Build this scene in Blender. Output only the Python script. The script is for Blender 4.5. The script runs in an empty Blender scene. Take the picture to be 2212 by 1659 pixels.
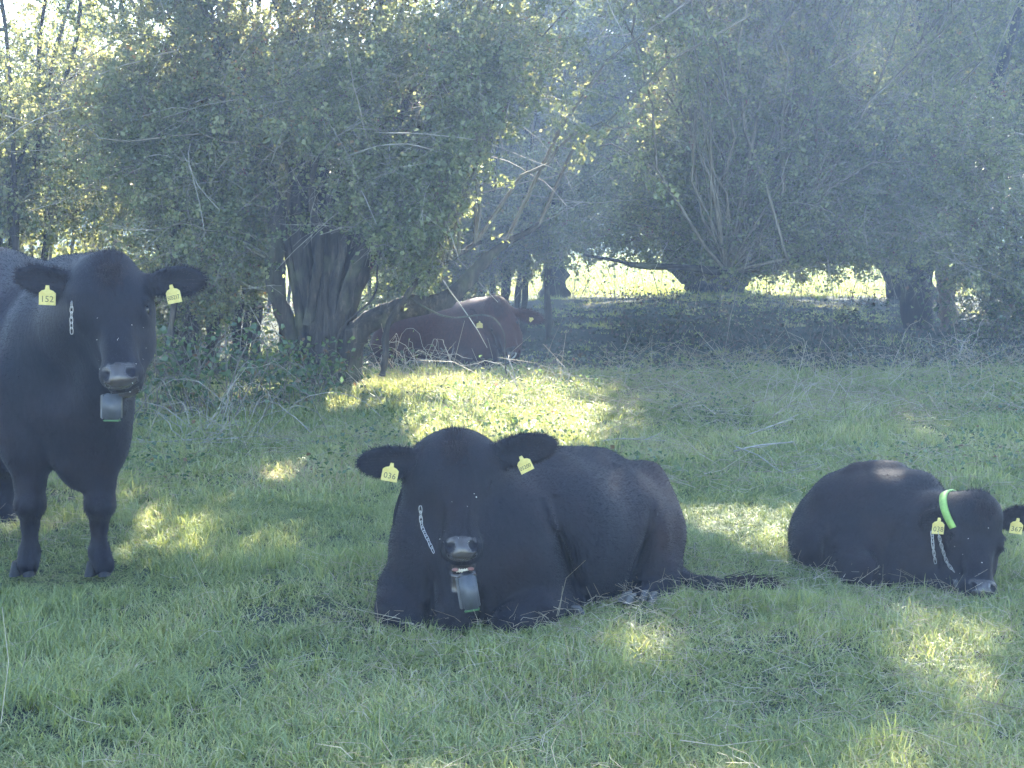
import bpy, math, random
import numpy as np
from mathutils import Vector

R = np.random.default_rng(7)
random.seed(7)
sc = bpy.context.scene
COL = sc.collection

# ------------------------------------------------------------------ camera
CAM_H, FPX, UC, VC, HORIZON = 1.6, 3218.0, 1106.0, 829.5, 450.0
PITCH = math.atan((VC - HORIZON) / FPX)
cam_data = bpy.data.cameras.new('camera')
cam = bpy.data.objects.new('camera', cam_data)
COL.objects.link(cam)
cam.location = (0, 0, CAM_H)
cam.rotation_euler = (math.radians(90) - PITCH, 0, 0)
cam_data.sensor_width = 36
cam_data.lens = 36 * FPX / (2 * UC)
cam_data.clip_start = 0.05
cam_data.clip_end = 3000
sc.camera = cam

# ------------------------------------------------------------------ sky, sun, exposure
SUN_EL, SUN_AZ = math.radians(33), math.radians(9)      # azimuth measured from +Y towards +X
SUN = np.array([math.sin(SUN_AZ) * math.cos(SUN_EL), math.cos(SUN_AZ) * math.cos(SUN_EL), math.sin(SUN_EL)])
world = bpy.data.worlds.new('World')
sc.world = world
world.use_nodes = True
wn = world.node_tree
bg = wn.nodes['Background']
sky = wn.nodes.new('ShaderNodeTexSky')
sky.sky_type = 'NISHITA'
sky.sun_disc = False
sky.sun_elevation = SUN_EL
sky.sun_rotation = SUN_AZ
sky.air_density = 1.0
sky.dust_density = 0.6
sky.ozone_density = 2.0
wn.links.new(sky.outputs[0], bg.inputs[0])
bg.inputs[1].default_value = 0.125
sun_data = bpy.data.lights.new('sun', 'SUN')
sun_data.energy = 5.0
sun_data.angle = math.radians(0.53)
sun_data.color = (1.0, 0.93, 0.80)
sun_ob = bpy.data.objects.new('sun', sun_data)
COL.objects.link(sun_ob)
sun_ob.rotation_euler = Vector(SUN).to_track_quat('Z', 'Y').to_euler()
sc.view_settings.view_transform = 'Standard'
sc.view_settings.look = 'None'
sc.view_settings.gamma = 1
sc.view_settings.use_curve_mapping = False
sc.view_settings.exposure = 3.02
sc.cycles.use_denoising = True
sc.cycles.max_bounces = 4
sc.cycles.diffuse_bounces = 2
sc.cycles.adaptive_threshold = 0.03
sc.cycles.glossy_bounces = 2
sc.cycles.transmission_bounces = 2
sc.cycles.volume_bounces = 0
sc.cycles.sample_clamp_indirect = 6.0
HAZE_DENSITY = 0.0037

# ------------------------------------------------------------------ pixel -> place
SP, CP = math.sin(PITCH), math.cos(PITCH)
def P(u, v, Y):
    x = (u - UC) / FPX; z = -(v - VC) / FPX
    d = np.array([x, CP + z * SP, -SP + z * CP])
    return np.array([0, 0, CAM_H]) + d * (Y / d[1])
def to_px(p):
    p = np.asarray(p, float)
    x, y, z = p[..., 0], p[..., 1], p[..., 2] - CAM_H
    f = y * CP - z * SP; up = y * SP + z * CP
    return UC + FPX * x / f, VC - FPX * up / f
def ground_at(u, v):
    return P(u, v, CAM_H * FPX / max(v - HORIZON, 1.0) )

# ------------------------------------------------------------------ numpy helpers
def nrm(a):
    a = np.asarray(a, float)
    return a / np.maximum(np.linalg.norm(a, axis=-1, keepdims=True), 1e-9)
_tab = R.random((64, 64, 64))
def vnoise(p, f=1.0):
    p = np.asarray(p, float) * f + 100.0
    i = np.floor(p).astype(int); t = p - i; t = t * t * (3 - 2 * t)
    out = 0
    for dx in (0, 1):
        for dy in (0, 1):
            for dz in (0, 1):
                w = (t[..., 0] if dx else 1 - t[..., 0]) * (t[..., 1] if dy else 1 - t[..., 1]) * (t[..., 2] if dz else 1 - t[..., 2])
                out = out + w * _tab[(i[..., 0] + dx) % 64, (i[..., 1] + dy) % 64, (i[..., 2] + dz) % 64]
    return out
def xyz(x, y, z=0.0):
    x = np.asarray(x, float)
    return np.stack([x, np.asarray(y, float) + 0 * x, np.asarray(z, float) + 0 * x], -1)
def ground_z(x, y):
    q = xyz(x, y)
    near = 0.10 * (vnoise(q, 0.35) - 0.5) + 0.05 * (vnoise(q, 1.3) - 0.5)
    return near

# ------------------------------------------------------------------ object helpers
def raw_mesh(name, V, F, mat=None, attrs=None, smooth=False, mats=None):
    """V (n,3), F (m,3) or (m,4) or list of such arrays"""
    me = bpy.data.meshes.new(name)
    Fs = F if isinstance(F, list) else [F]
    Fs = [np.asarray(f, np.int32) for f in Fs if len(f)] or [np.zeros((0, 3), np.int32)]
    V = np.asarray(V, np.float32)
    me.vertices.add(len(V)); me.vertices.foreach_set('co', V.ravel())
    nl = sum(f.size for f in Fs); nf = sum(len(f) for f in Fs)
    me.loops.add(nl); me.polygons.add(nf)
    me.loops.foreach_set('vertex_index', np.concatenate([f.ravel() for f in Fs]))
    tot = np.concatenate([np.full(len(f), f.shape[1], np.int32) for f in Fs])
    st = np.concatenate([[0], np.cumsum(tot)[:-1]]).astype(np.int32)
    me.polygons.foreach_set('loop_start', st)
    if smooth: me.polygons.foreach_set('use_smooth', np.ones(nf, bool))
    me.update(calc_edges=True)
    for k, a in (attrs or {}).items():
        at = me.attributes.new(k, 'FLOAT', 'POINT')
        at.data.foreach_set('value', np.asarray(a, np.float32))
    if mat: me.materials.append(mat)
    if nf: me.validate()
    return me
def ob(name, me, parent=None, loc=(0, 0, 0), kind=None, label=None):
    o = bpy.data.objects.new(name, me); COL.objects.link(o)
    o.location = loc
    if parent is not None: o.parent = parent
    if kind: o['kind'] = kind
    if label: o['label'] = label
    return o
def thing(name, label, cat, loc, group=None):
    o = bpy.data.objects.new(name, None); COL.objects.link(o)
    o.location = loc; o.empty_display_size = 0.2
    o['label'] = label; o['category'] = cat
    if group: o['group'] = group
    return o
def part(name, V, F, mat, root, attrs=None, smooth=False, kind=None, label=None, parent=None):
    L = np.array(root.location)
    return ob(name, raw_mesh(name, np.asarray(V) - L, F, mat, attrs, smooth), parent or root, kind=kind, label=label)

class Bag:
    """collects pieces of one mesh"""
    def __init__(s): s.V = []; s.F3 = []; s.F4 = []; s.A = []; s.n = 0
    def add(s, V, F, a=None):
        V = np.asarray(V, float).reshape(-1, 3); F = np.asarray(F)
        if len(V) == 0: return
        s.V.append(V); (s.F3 if F.shape[1] == 3 else s.F4).append(F + s.n); s.n += len(V)
        s.A.append(np.zeros(len(V)) if a is None else np.asarray(a, float) + np.zeros(len(V)))
    def out(s):
        F = []
        if s.F3: F.append(np.concatenate(s.F3))
        if s.F4: F.append(np.concatenate(s.F4))
        return np.concatenate(s.V), F, np.concatenate(s.A)
    def part(s, name, mat, root, **k):
        V, F, A = s.out()
        return part(name, V, F, mat, root, attrs={'rnd': A}, **k)

def tubes(Pn, Rn, sides=5, ref=None):
    """Pn (N,K,3) centre lines, Rn (N,K) radii"""
    Pn = np.asarray(Pn, float); Rn = np.asarray(Rn, float)
    N, K, _ = Pn.shape
    T = np.gradient(Pn, axis=1); T = nrm(T)
    if ref is None:
        ref = nrm(np.cross(T[:, K // 2], nrm(R.normal(size=(N, 3)))))
    ref = np.broadcast_to(ref, (N, 3))
    n1 = ref[:, None, :] - T * np.sum(ref[:, None, :] * T, -1, keepdims=True); n1 = nrm(n1)
    n2 = np.cross(T, n1)
    a = np.arange(sides) * 2 * math.pi / sides
    V = Pn[:, :, None, :] + Rn[:, :, None, None] * (n1[:, :, None, :] * np.cos(a)[None, None, :, None] + n2[:, :, None, :] * np.sin(a)[None, None, :, None])
    idx = np.arange(N * K * sides).reshape(N, K, sides)
    nx = np.roll(idx, -1, axis=2)
    F = np.stack([idx[:, :-1], nx[:, :-1], nx[:, 1:], idx[:, 1:]], -1).reshape(-1, 4)
    return V.reshape(-1, 3), F
def catmull(pts, n):
    pts = np.asarray(pts, float)
    q = np.vstack([2 * pts[0] - pts[1], pts, 2 * pts[-1] - pts[-2]])
    m = len(pts) - 1
    t = np.linspace(0, m - 1e-6, n); i = t.astype(int); f = (t - i)[:, None]
    a, b, c, d = q[i], q[i + 1], q[i + 2], q[i + 3]
    return 0.5 * (2 * b + (c - a) * f + (2 * a - 5 * b + 4 * c - d) * f ** 2 + (3 * b - a - 3 * c + d) * f ** 3)

# ------------------------------------------------------------------ materials
def mat_new(name):
    m = bpy.data.materials.new(name); m.use_nodes = True
    nt = m.node_tree; nt.nodes.clear()
    out = nt.nodes.new('ShaderNodeOutputMaterial')
    return m, nt, out
def N(nt, t, **kw):
    n = nt.nodes.new(t)
    for k, v in kw.items(): setattr(n, k, v)
    return n
def ramp(nt, fac, stops):
    r = N(nt, 'ShaderNodeValToRGB')
    el = r.color_ramp.elements
    while len(el) < len(stops): el.new(0.5)
    for e, (p, c) in zip(el, stops): e.position = p; e.color = (*c, 1)
    if fac is not None: nt.links.new(fac, r.inputs[0])
    return r
def noise(nt, scale, detail=4, coord=None, stretch=None, rough=0.55):
    n = N(nt, 'ShaderNodeTexNoise'); n.inputs['Scale'].default_value = scale
    n.inputs['Detail'].default_value = detail; n.inputs['Roughness'].default_value = rough
    tc = N(nt, 'ShaderNodeTexCoord')
    src = tc.outputs['Object']
    if stretch:
        mp = N(nt, 'ShaderNodeMapping'); mp.inputs['Scale'].default_value = stretch
        nt.links.new(src, mp.inputs[0]); src = mp.outputs[0]
    nt.links.new(src, n.inputs['Vector'])
    return n
def leaf_mat(name, stops, trans=0.5, rough=0.45, gloss=0.06, inst=False):
    m, nt, out = mat_new(name)
    at = N(nt, 'ShaderNodeAttribute', attribute_name='rnd')
    fac = at.outputs['Fac']
    if inst:        # each sprig or tuft has its own tone
        ai = N(nt, 'ShaderNodeAttribute', attribute_name='tone', attribute_type='INSTANCER')
        mi = N(nt, 'ShaderNodeMix', data_type='FLOAT'); mi.inputs[0].default_value = inst
        nt.links.new(fac, mi.inputs[2]); nt.links.new(ai.outputs['Fac'], mi.inputs[3]); fac = mi.outputs[0]
    c = ramp(nt, fac, stops)
    d = N(nt, 'ShaderNodeBsdfDiffuse'); t = N(nt, 'ShaderNodeBsdfTranslucent'); g = N(nt, 'ShaderNodeBsdfGlossy')
    g.inputs['Roughness'].default_value = rough; g.inputs['Color'].default_value = (0.8, 0.85, 0.8, 1)
    hs = N(nt, 'ShaderNodeHueSaturation'); hs.inputs['Hue'].default_value = 0.475; hs.inputs['Saturation'].default_value = 1.1; hs.inputs['Value'].default_value = 1.9
    nt.links.new(c.outputs[0], d.inputs[0]); nt.links.new(c.outputs[0], hs.inputs['Color']); nt.links.new(hs.outputs[0], t.inputs[0])
    a = N(nt, 'ShaderNodeMixShader'); a.inputs[0].default_value = trans
    nt.links.new(d.outputs[0], a.inputs[1]); nt.links.new(t.outputs[0], a.inputs[2])
    b = N(nt, 'ShaderNodeMixShader'); b.inputs[0].default_value = gloss
    nt.links.new(a.outputs[0], b.inputs[1]); nt.links.new(g.outputs[0], b.inputs[2])
    nt.links.new(b.outputs[0], out.inputs[0])
    return m
M_LEAF = leaf_mat('hawthorn_leaf', [(.1, (.068, .092, .038)), (.4, (.132, .162, .066)), (.7, (.215, .24, .105)), (.93, (.28, .275, .12)), (1, (.28, .19, .09))], gloss=.05, rough=.5, inst=.5)
M_LEAF_FAR = leaf_mat('far_leaf', [(.1, (.055, .075, .026)), (.6, (.10, .125, .04)), (1, (.17, .17, .06))], gloss=.05, inst=.5)
M_LEAF_MID = leaf_mat('mid_hedge_leaf', [(.1, (.075, .10, .035)), (.45, (.14, .17, .06)), (.8, (.22, .24, .09)), (1, (.30, .27, .10))], gloss=.05, trans=.55, inst=.5)
M_YELLOW = leaf_mat('sun_glow_leaf', [(.1, (.13, .16, .03)), (.6, (.23, .26, .06)), (1, (.32, .32, .10))], trans=.6, inst=.5)  # backlit sun glow is put into this yellow leaf colour
M_BRAMBLE = leaf_mat('bramble_leaf', [(0, (.04, .075, .03)), (.6, (.06, .11, .035)), (.9, (.11, .15, .04)), (1, (.16, .09, .05))])
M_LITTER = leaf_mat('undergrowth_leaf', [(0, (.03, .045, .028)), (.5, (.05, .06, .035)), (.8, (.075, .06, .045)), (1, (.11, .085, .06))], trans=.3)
M_GRASS = leaf_mat('grass_blade', [(0, (.057, .088, .022)), (.3, (.138, .186, .056)), (.6, (.265, .302, .098)), (.8, (.39, .385, .165)), (.86, (.36, .30, .17)), (1, (.56, .47, .31))], trans=.45, gloss=.06, inst=.45)
M_DRY = leaf_mat('dry_stem', [(0, (.22, .17, .10)), (.5, (.34, .28, .18)), (1, (.48, .43, .32))], trans=.25, gloss=.06)

def bark(name, c0, c1, c2, bump=.6):
    m, nt, out = mat_new(name)
    p = N(nt, 'ShaderNodeBsdfPrincipled'); p.inputs['Roughness'].default_value = .9
    n1 = noise(nt, 15, 8, stretch=(1, 1, .13), rough=.68); n2 = noise(nt, 3.0, 3)
    r = ramp(nt, n1.outputs[0], [(.3, c0), (.55, c1), (.72, c2)])
    li = ramp(nt, n2.outputs[0], [(.52, (0, 0, 0)), (.66, (1, 1, 1))])
    mx = N(nt, 'ShaderNodeMix', data_type='RGBA'); mx.inputs[7].default_value = (.13, .14, .07, 1)
    sc_ = N(nt, 'ShaderNodeMath', operation='MULTIPLY'); sc_.inputs[1].default_value = .45
    nt.links.new(li.outputs[0], sc_.inputs[0]); nt.links.new(sc_.outputs[0], mx.inputs[0])
    nt.links.new(r.outputs[0], mx.inputs[6]); nt.links.new(mx.outputs[2], p.inputs['Base Color'])
    b = N(nt, 'ShaderNodeBump'); b.inputs['Strength'].default_value = bump; b.inputs['Distance'].default_value = .05
    nt.links.new(n1.outputs[0], b.inputs['Height']); nt.links.new(b.outputs[0], p.inputs['Normal'])
    nt.links.new(p.outputs[0], out.inputs[0])
    return m
M_BARK = bark('hawthorn_bark', (.012, .010, .009), (.06, .048, .036), (.17, .135, .10), 1.0)
M_BARK_DARK = bark('dark_bark', (.012, .011, .010), (.032, .027, .023), (.06, .05, .04))
M_BARK_PALE = bark('pale_bark', (.12, .085, .06), (.26, .19, .14), (.36, .29, .23))
M_TWIG = bark('twig_bark', (.08, .07, .05), (.17, .15, .11), (.27, .25, .20), .2)
M_TWIG_PALE = bark('dead_twig', (.22, .19, .15), (.36, .33, .27), (.48, .45, .38), .2)

def simple(name, col, rough=.5, spec=.5, metal=0, coat=0, emit=None):
    m, nt, out = mat_new(name)
    p = N(nt, 'ShaderNodeBsdfPrincipled')
    p.inputs['Roughness'].default_value = rough; p.inputs['Metallic'].default_value = metal
    p.inputs['Specular IOR Level'].default_value = spec; p.inputs['Coat Weight'].default_value = coat
    n = noise(nt, 40, 4)
    r = ramp(nt, n.outputs[0], [(.3, tuple(c * .8 for c in col)), (.7, tuple(min(1, c * 1.15) for c in col))])
    nt.links.new(r.outputs[0], p.inputs['Base Color'])
    b = N(nt, 'ShaderNodeBump'); b.inputs['Strength'].default_value = .15; b.inputs['Distance'].default_value = .003
    nt.links.new(n.outputs[0], b.inputs['Height']); nt.links.new(b.outputs[0], p.inputs['Normal'])
    nt.links.new(p.outputs[0], out.inputs[0])
    return m
def tag_mat():
    m, nt, out = mat_new('yellow_tag_plastic')
    p = N(nt, 'ShaderNodeBsdfPrincipled'); p.inputs['Roughness'].default_value = .5
    n = noise(nt, 35, 4)
    r = ramp(nt, n.outputs[0], [(.3, (.74, .62, .19)), (.6, (.86, .76, .30))])
    t = N(nt, 'ShaderNodeBsdfTranslucent'); mx = N(nt, 'ShaderNodeMixShader'); mx.inputs[0].default_value = .45
    nt.links.new(r.outputs[0], p.inputs['Base Color']); nt.links.new(r.outputs[0], t.inputs[0])
    nt.links.new(p.outputs[0], mx.inputs[1]); nt.links.new(t.outputs[0], mx.inputs[2]); nt.links.new(mx.outputs[0], out.inputs[0])
    return m
M_TAG = tag_mat()
M_INK = simple('tag_print', (.17, .14, .055), .7)
M_STEEL = simple('galvanised_steel', (.45, .45, .45), .32, metal=1)
M_UNIT = simple('grey_plastic', (.058, .062, .068), .42)
M_UNIT_EDGE = simple('green_trim', (.03, .11, .025), .5)
M_STRAP_BLACK = simple('black_strap', (.008, .008, .009), .85, .15)
M_STRAP_GREEN = simple('green_strap', (.24, .40, .085), .6)
M_HOOF = simple('hoof_horn', (.07, .065, .062), .5)
M_HOOF_DARK = simple('dark_hoof_horn', (.016, .015, .015), .55, .25)
M_EYE = simple('cow_eye', (.008, .007, .007), .08, .6)
M_TOOTH = simple('cow_tooth', (.62, .55, .42), .4)
M_GUM = simple('cow_gum', (.20, .085, .065), .4)
M_BERRY = simple('haw_berry', (.16, .018, .022), .35)
M_FLECK = simple('pale_chaff', (.65, .62, .55), .8)

def coat_mat(name, dark, tip, brown):
    m, nt, out = mat_new(name)
    p = N(nt, 'ShaderNodeBsdfPrincipled')
    n1 = noise(nt, 60, 5, stretch=(1, 1, .35)); n2 = noise(nt, 4.5, 3)
    r = ramp(nt, n1.outputs[0], [(.3, dark), (.75, tip)])
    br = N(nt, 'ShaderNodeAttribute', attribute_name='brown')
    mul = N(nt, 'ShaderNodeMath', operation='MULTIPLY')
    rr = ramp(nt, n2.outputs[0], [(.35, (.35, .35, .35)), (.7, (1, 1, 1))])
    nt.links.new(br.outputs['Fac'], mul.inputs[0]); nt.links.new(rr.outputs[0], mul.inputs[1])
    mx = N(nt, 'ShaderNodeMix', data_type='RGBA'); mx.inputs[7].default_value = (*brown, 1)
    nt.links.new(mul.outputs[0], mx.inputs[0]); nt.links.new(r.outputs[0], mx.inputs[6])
    no = N(nt, 'ShaderNodeAttribute', attribute_name='nose')
    mx2 = N(nt, 'ShaderNodeMix', data_type='RGBA'); mx2.inputs[7].default_value = (.048, .039, .034, 1)
    nt.links.new(no.outputs['Fac'], mx2.inputs[0]); nt.links.new(mx.outputs[2], mx2.inputs[6])
    nt.links.new(mx2.outputs[2], p.inputs['Base Color'])
    ro = N(nt, 'ShaderNodeMapRange'); ro.inputs['To Min'].default_value = .62; ro.inputs['To Max'].default_value = .22
    nt.links.new(no.outputs['Fac'], ro.inputs['Value']); nt.links.new(ro.outputs[0], p.inputs['Roughness'])
    sp_ = N(nt, 'ShaderNodeMapRange'); sp_.inputs['To Min'].default_value = .13; sp_.inputs['To Max'].default_value = .6
    nt.links.new(no.outputs['Fac'], sp_.inputs['Value']); nt.links.new(sp_.outputs[0], p.inputs['Specular IOR Level'])
    p.inputs['Sheen Weight'].default_value = .05; p.inputs['Sheen Roughness'].default_value = .45
    b = N(nt, 'ShaderNodeBump'); b.inputs['Strength'].default_value = .35; b.inputs['Distance'].default_value = .006
    nt.links.new(n1.outputs[0], b.inputs['Height']); nt.links.new(b.outputs[0], p.inputs['Normal'])
    nt.links.new(p.outputs[0], out.inputs[0])
    return m
M_BLACK = coat_mat('black_cow_coat', (.0030, .0046, .0090), (.0072, .0095, .0165), (.05, .024, .014))  # blue in the black stands in for sky sheen and veil
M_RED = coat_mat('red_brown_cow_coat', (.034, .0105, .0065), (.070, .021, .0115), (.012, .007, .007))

def ground_mat():
    m, nt, out = mat_new('meadow_soil')
    p = N(nt, 'ShaderNodeBsdfPrincipled'); p.inputs['Roughness'].default_value = 1
    n1 = noise(nt, 1.1, 6); n2 = noise(nt, 45, 4)
    soil = ramp(nt, n1.outputs[0], [(.3, (.028, .034, .018)), (.55, (.04, .055, .022)), (.75, (.065, .06, .035))])
    grain = ramp(nt, n2.outputs[0], [(.3, (.45, .45, .45)), (.7, (1.2, 1.2, 1.2))])
    mu = N(nt, 'ShaderNodeMix', data_type='RGBA', blend_type='MULTIPLY'); mu.inputs[0].default_value = 1
    nt.links.new(soil.outputs[0], mu.inputs[6]); nt.links.new(grain.outputs[0], mu.inputs[7])
    fa = N(nt, 'ShaderNodeAttribute', attribute_name='field')
    g = ramp(nt, n1.outputs[0], [(.3, (.06, .10, .03)), (.7, (.11, .15, .05))])
    mx = N(nt, 'ShaderNodeMix', data_type='RGBA')
    nt.links.new(fa.outputs['Fac'], mx.inputs[0]); nt.links.new(mu.outputs[2], mx.inputs[6]); nt.links.new(g.outputs[0], mx.inputs[7])
    nt.links.new(mx.outputs[2], p.inputs['Base Color'])
    b = N(nt, 'ShaderNodeBump'); b.inputs['Strength'].default_value = .8; b.inputs['Distance'].default_value = .04
    nt.links.new(n2.outputs[0], b.inputs['Height']); nt.links.new(b.outputs[0], p.inputs['Normal'])
    nt.links.new(p.outputs[0], out.inputs[0])
    return m
M_GROUND = ground_mat()

# ------------------------------------------------------------------ ground
def build_ground():
    ys = np.concatenate([np.arange(-6, 32, .25), np.arange(32, 80, 2), np.array([90, 110, 150, 220, 400, 800, 1500.])])
    xs = np.concatenate([[-1200, -500, -200, -100, -60, -40], np.arange(-26, 26.1, .4), [40, 60, 100, 200, 500, 1200.]])
    X, Y = np.meshgrid(xs, ys)
    Z = ground_z(X, Y) * np.clip((80 - Y) / 40, 0, 1) * np.clip((40 - abs(X)) / 12, 0, 1)
    V = np.stack([X, Y, Z], -1).reshape(-1, 3)
    n, m = X.shape
    i = np.arange(n * m).reshape(n, m)
    F = np.stack([i[:-1, :-1], i[:-1, 1:], i[1:, 1:], i[1:, :-1]], -1).reshape(-1, 4)
    field = np.clip((V[:, 1] - 26) / 3, 0, 1)
    return ob('ground', raw_mesh('ground', V, F, M_GROUND, {'field': field}, True), kind='structure')
build_ground()

# ------------------------------------------------------------------ haze (blue air added to stand in for lens glare over the dark tones)
if HAZE_DENSITY > 0:
    a, b = np.array([-30, -6.5, -1.2]), np.array([30, 62, 12.5])
    V = np.array([[x, y, z] for z in (a[2], b[2]) for y in (a[1], b[1]) for x in (a[0], b[0])])
    F = np.array([[0, 2, 3, 1], [4, 5, 7, 6], [0, 1, 5, 4], [2, 6, 7, 3], [0, 4, 6, 2], [1, 3, 7, 5]])
    hm, hn, ho = mat_new('veil_air')
    pv = hn.nodes.new('ShaderNodeVolumePrincipled')
    pv.inputs['Color'].default_value = (.40, .61, 1.0, 1)
    pv.inputs['Density'].default_value = HAZE_DENSITY
    pv.inputs['Anisotropy'].default_value = .6
    hn.links.new(pv.outputs[0], ho.inputs['Volume'])
    ob('haze', raw_mesh('haze', V, F, hm), kind='stuff')

# ------------------------------------------------------------------ where the sun gets through the canopy
# (u, v, ru, rv) on the ground in photo pixels, or (u, v, Y, r) on a cow's back
SUN_HOLES = [(960, 860, 80, 60), (1060, 900, 90, 80), (1180, 880, 110, 70), (1225, 940, 70, 60), (900, 930, 60, 40), (980, 960, 90, 40),
             (1425, 1415, 100, 60), (2120, 1450, 110, 70), (2130, 1540, 80, 50), (985, 1510, 100, 60), (745, 1535, 90, 55), (1590, 1550, 70, 45), (60, 1570, 140, 60),
             (310, 1160, 90, 40), (600, 1190, 80, 40), (180, 1380, 100, 50), (430, 1200, 80, 36), (1960, 1475, 80, 50), (620, 1015, 80, 30), (525, 745, 60, 30), (585, 690, 40, 26), (440, 700, 40, 24)]
SUN_SPOTS = [(10, 538, 7.6, .25), (-60, 530, 7.8, .25), (1925, 1003, 6.5, .16), (1290, 985, 6.2, .10), (2105, 1062, 6.15, .10), (1075, 650, 14.9, .14), (1010, 690, 14.9, .10)]
def sunlit_path(p):
    """True for points that stand between the sun and one of the sunlit patches"""
    g = p - SUN * (p[:, 2:3] / SUN[2])
    ok = g[:, 1] > 2.5
    gu, gv = to_px(np.where(ok[:, None], g, [0, 5, 0]))
    wob = (vnoise(g, 2.2) - .5) * 1.1
    hit = np.zeros(len(p), bool)
    for (u, v, ru, rv) in SUN_HOLES:
        hit |= ok & (((gu - u) / ru) ** 2 + ((gv - v) / rv) ** 2 < 1.0 + wob) & (R.random(len(p)) < .84)
    # thin places in the canopy: soft dapples over the near grass
    soft = vnoise(g + 31.0, .75) * .65 + vnoise(g + 57.0, 1.7) * .35
    hit |= ok & (g[:, 1] < 7.8) & (soft > .68) & (R.random(len(p)) < .9)
    for (u, v, Y, r) in SUN_SPOTS:
        c = P(u, v, Y); d = p - c
        t = d @ SUN
        hit |= (t > 0) & (np.linalg.norm(d - t[:, None] * SUN, axis=1) < r * (1 + wob))
    return hit

# ------------------------------------------------------------------ trees
def leaves_mesh(pos, size, flat=.35, fold=.22, rnd=None):
    n = len(pos)
    nor = nrm(R.normal(size=(n, 3)) + np.array([0, 0, flat * 2]))
    ax = nrm(np.cross(nor, R.normal(size=(n, 3))))
    sd = np.cross(nor, ax)
    s = np.asarray(size) * R.uniform(.65, 1.3, n)
    L = (ax * s[:, None]); W = sd * (s * R.uniform(.32, .46, n))[:, None]; Z = nor * (s * fold)[:, None]
    V = np.stack([pos, pos + L * .58 + W + Z, pos + L, pos + L * .58 - W + Z], 1)
    i = np.arange(n)[:, None] * 4
    F = np.concatenate([i + [0, 1, 2], i + [0, 2, 3]])
    rnd = R.random(n) if rnd is None else rnd
    return V.reshape(-1, 3), F, np.repeat(rnd, 4)

def scatter_group(name, coll):
    """geometry nodes: put one of the collection's small meshes on every point"""
    g = bpy.data.node_groups.new(name, 'GeometryNodeTree')
    g.interface.new_socket('Geometry', in_out='INPUT', socket_type='NodeSocketGeometry')
    g.interface.new_socket('Geometry', in_out='OUTPUT', socket_type='NodeSocketGeometry')
    i = g.nodes.new('NodeGroupInput'); o = g.nodes.new('NodeGroupOutput')
    ci = g.nodes.new('GeometryNodeCollectionInfo'); ci.inputs['Collection'].default_value = coll
    ci.inputs['Separate Children'].default_value = True; ci.inputs['Reset Children'].default_value = True
    ip = g.nodes.new('GeometryNodeInstanceOnPoints'); ip.inputs['Pick Instance'].default_value = True
    def na(n, t):
        a = g.nodes.new('GeometryNodeInputNamedAttribute'); a.data_type = t; a.inputs['Name'].default_value = n
        return a.outputs['Attribute']
    g.links.new(i.outputs[0], ip.inputs['Points']); g.links.new(ci.outputs[0], ip.inputs['Instance'])
    g.links.new(na('variant', 'INT'), ip.inputs['Instance Index'])
    g.links.new(na('turn', 'FLOAT_VECTOR'), ip.inputs['Rotation']); g.links.new(na('size', 'FLOAT_VECTOR'), ip.inputs['Scale'])
    g.links.new(ip.outputs[0], o.inputs[0])
    return g
def sprig_set(name, meshes):
    c = bpy.data.collections.new(name)          # never linked to the scene: only a palette of small meshes
    for k, me in enumerate(meshes): c.objects.link(bpy.data.objects.new('%s_%02d' % (name, k), me))
    return scatter_group(name, c)
def scatter(name, group, pos, turn, size, variant, tone, parent=None, loc=(0, 0, 0), kind='stuff'):
    me = bpy.data.meshes.new(name)
    n = len(pos); me.vertices.add(n); me.vertices.foreach_set('co', (np.asarray(pos) - np.array(loc)).astype(np.float32).ravel())
    for k, t, a in (('turn', 'FLOAT_VECTOR', turn), ('size', 'FLOAT_VECTOR', size)):
        at = me.attributes.new(k, t, 'POINT'); at.data.foreach_set('vector', np.asarray(a, np.float32).ravel())
    at = me.attributes.new('variant', 'INT', 'POINT'); at.data.foreach_set('value', np.asarray(variant, np.int32))
    at = me.attributes.new('tone', 'FLOAT', 'POINT'); at.data.foreach_set('value', np.asarray(tone, np.float32))
    o = ob(name, me, parent, loc if parent is None else (0, 0, 0), kind=kind)
    m = o.modifiers.new('scatter', 'NODES'); m.node_group = group
    return o
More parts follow.
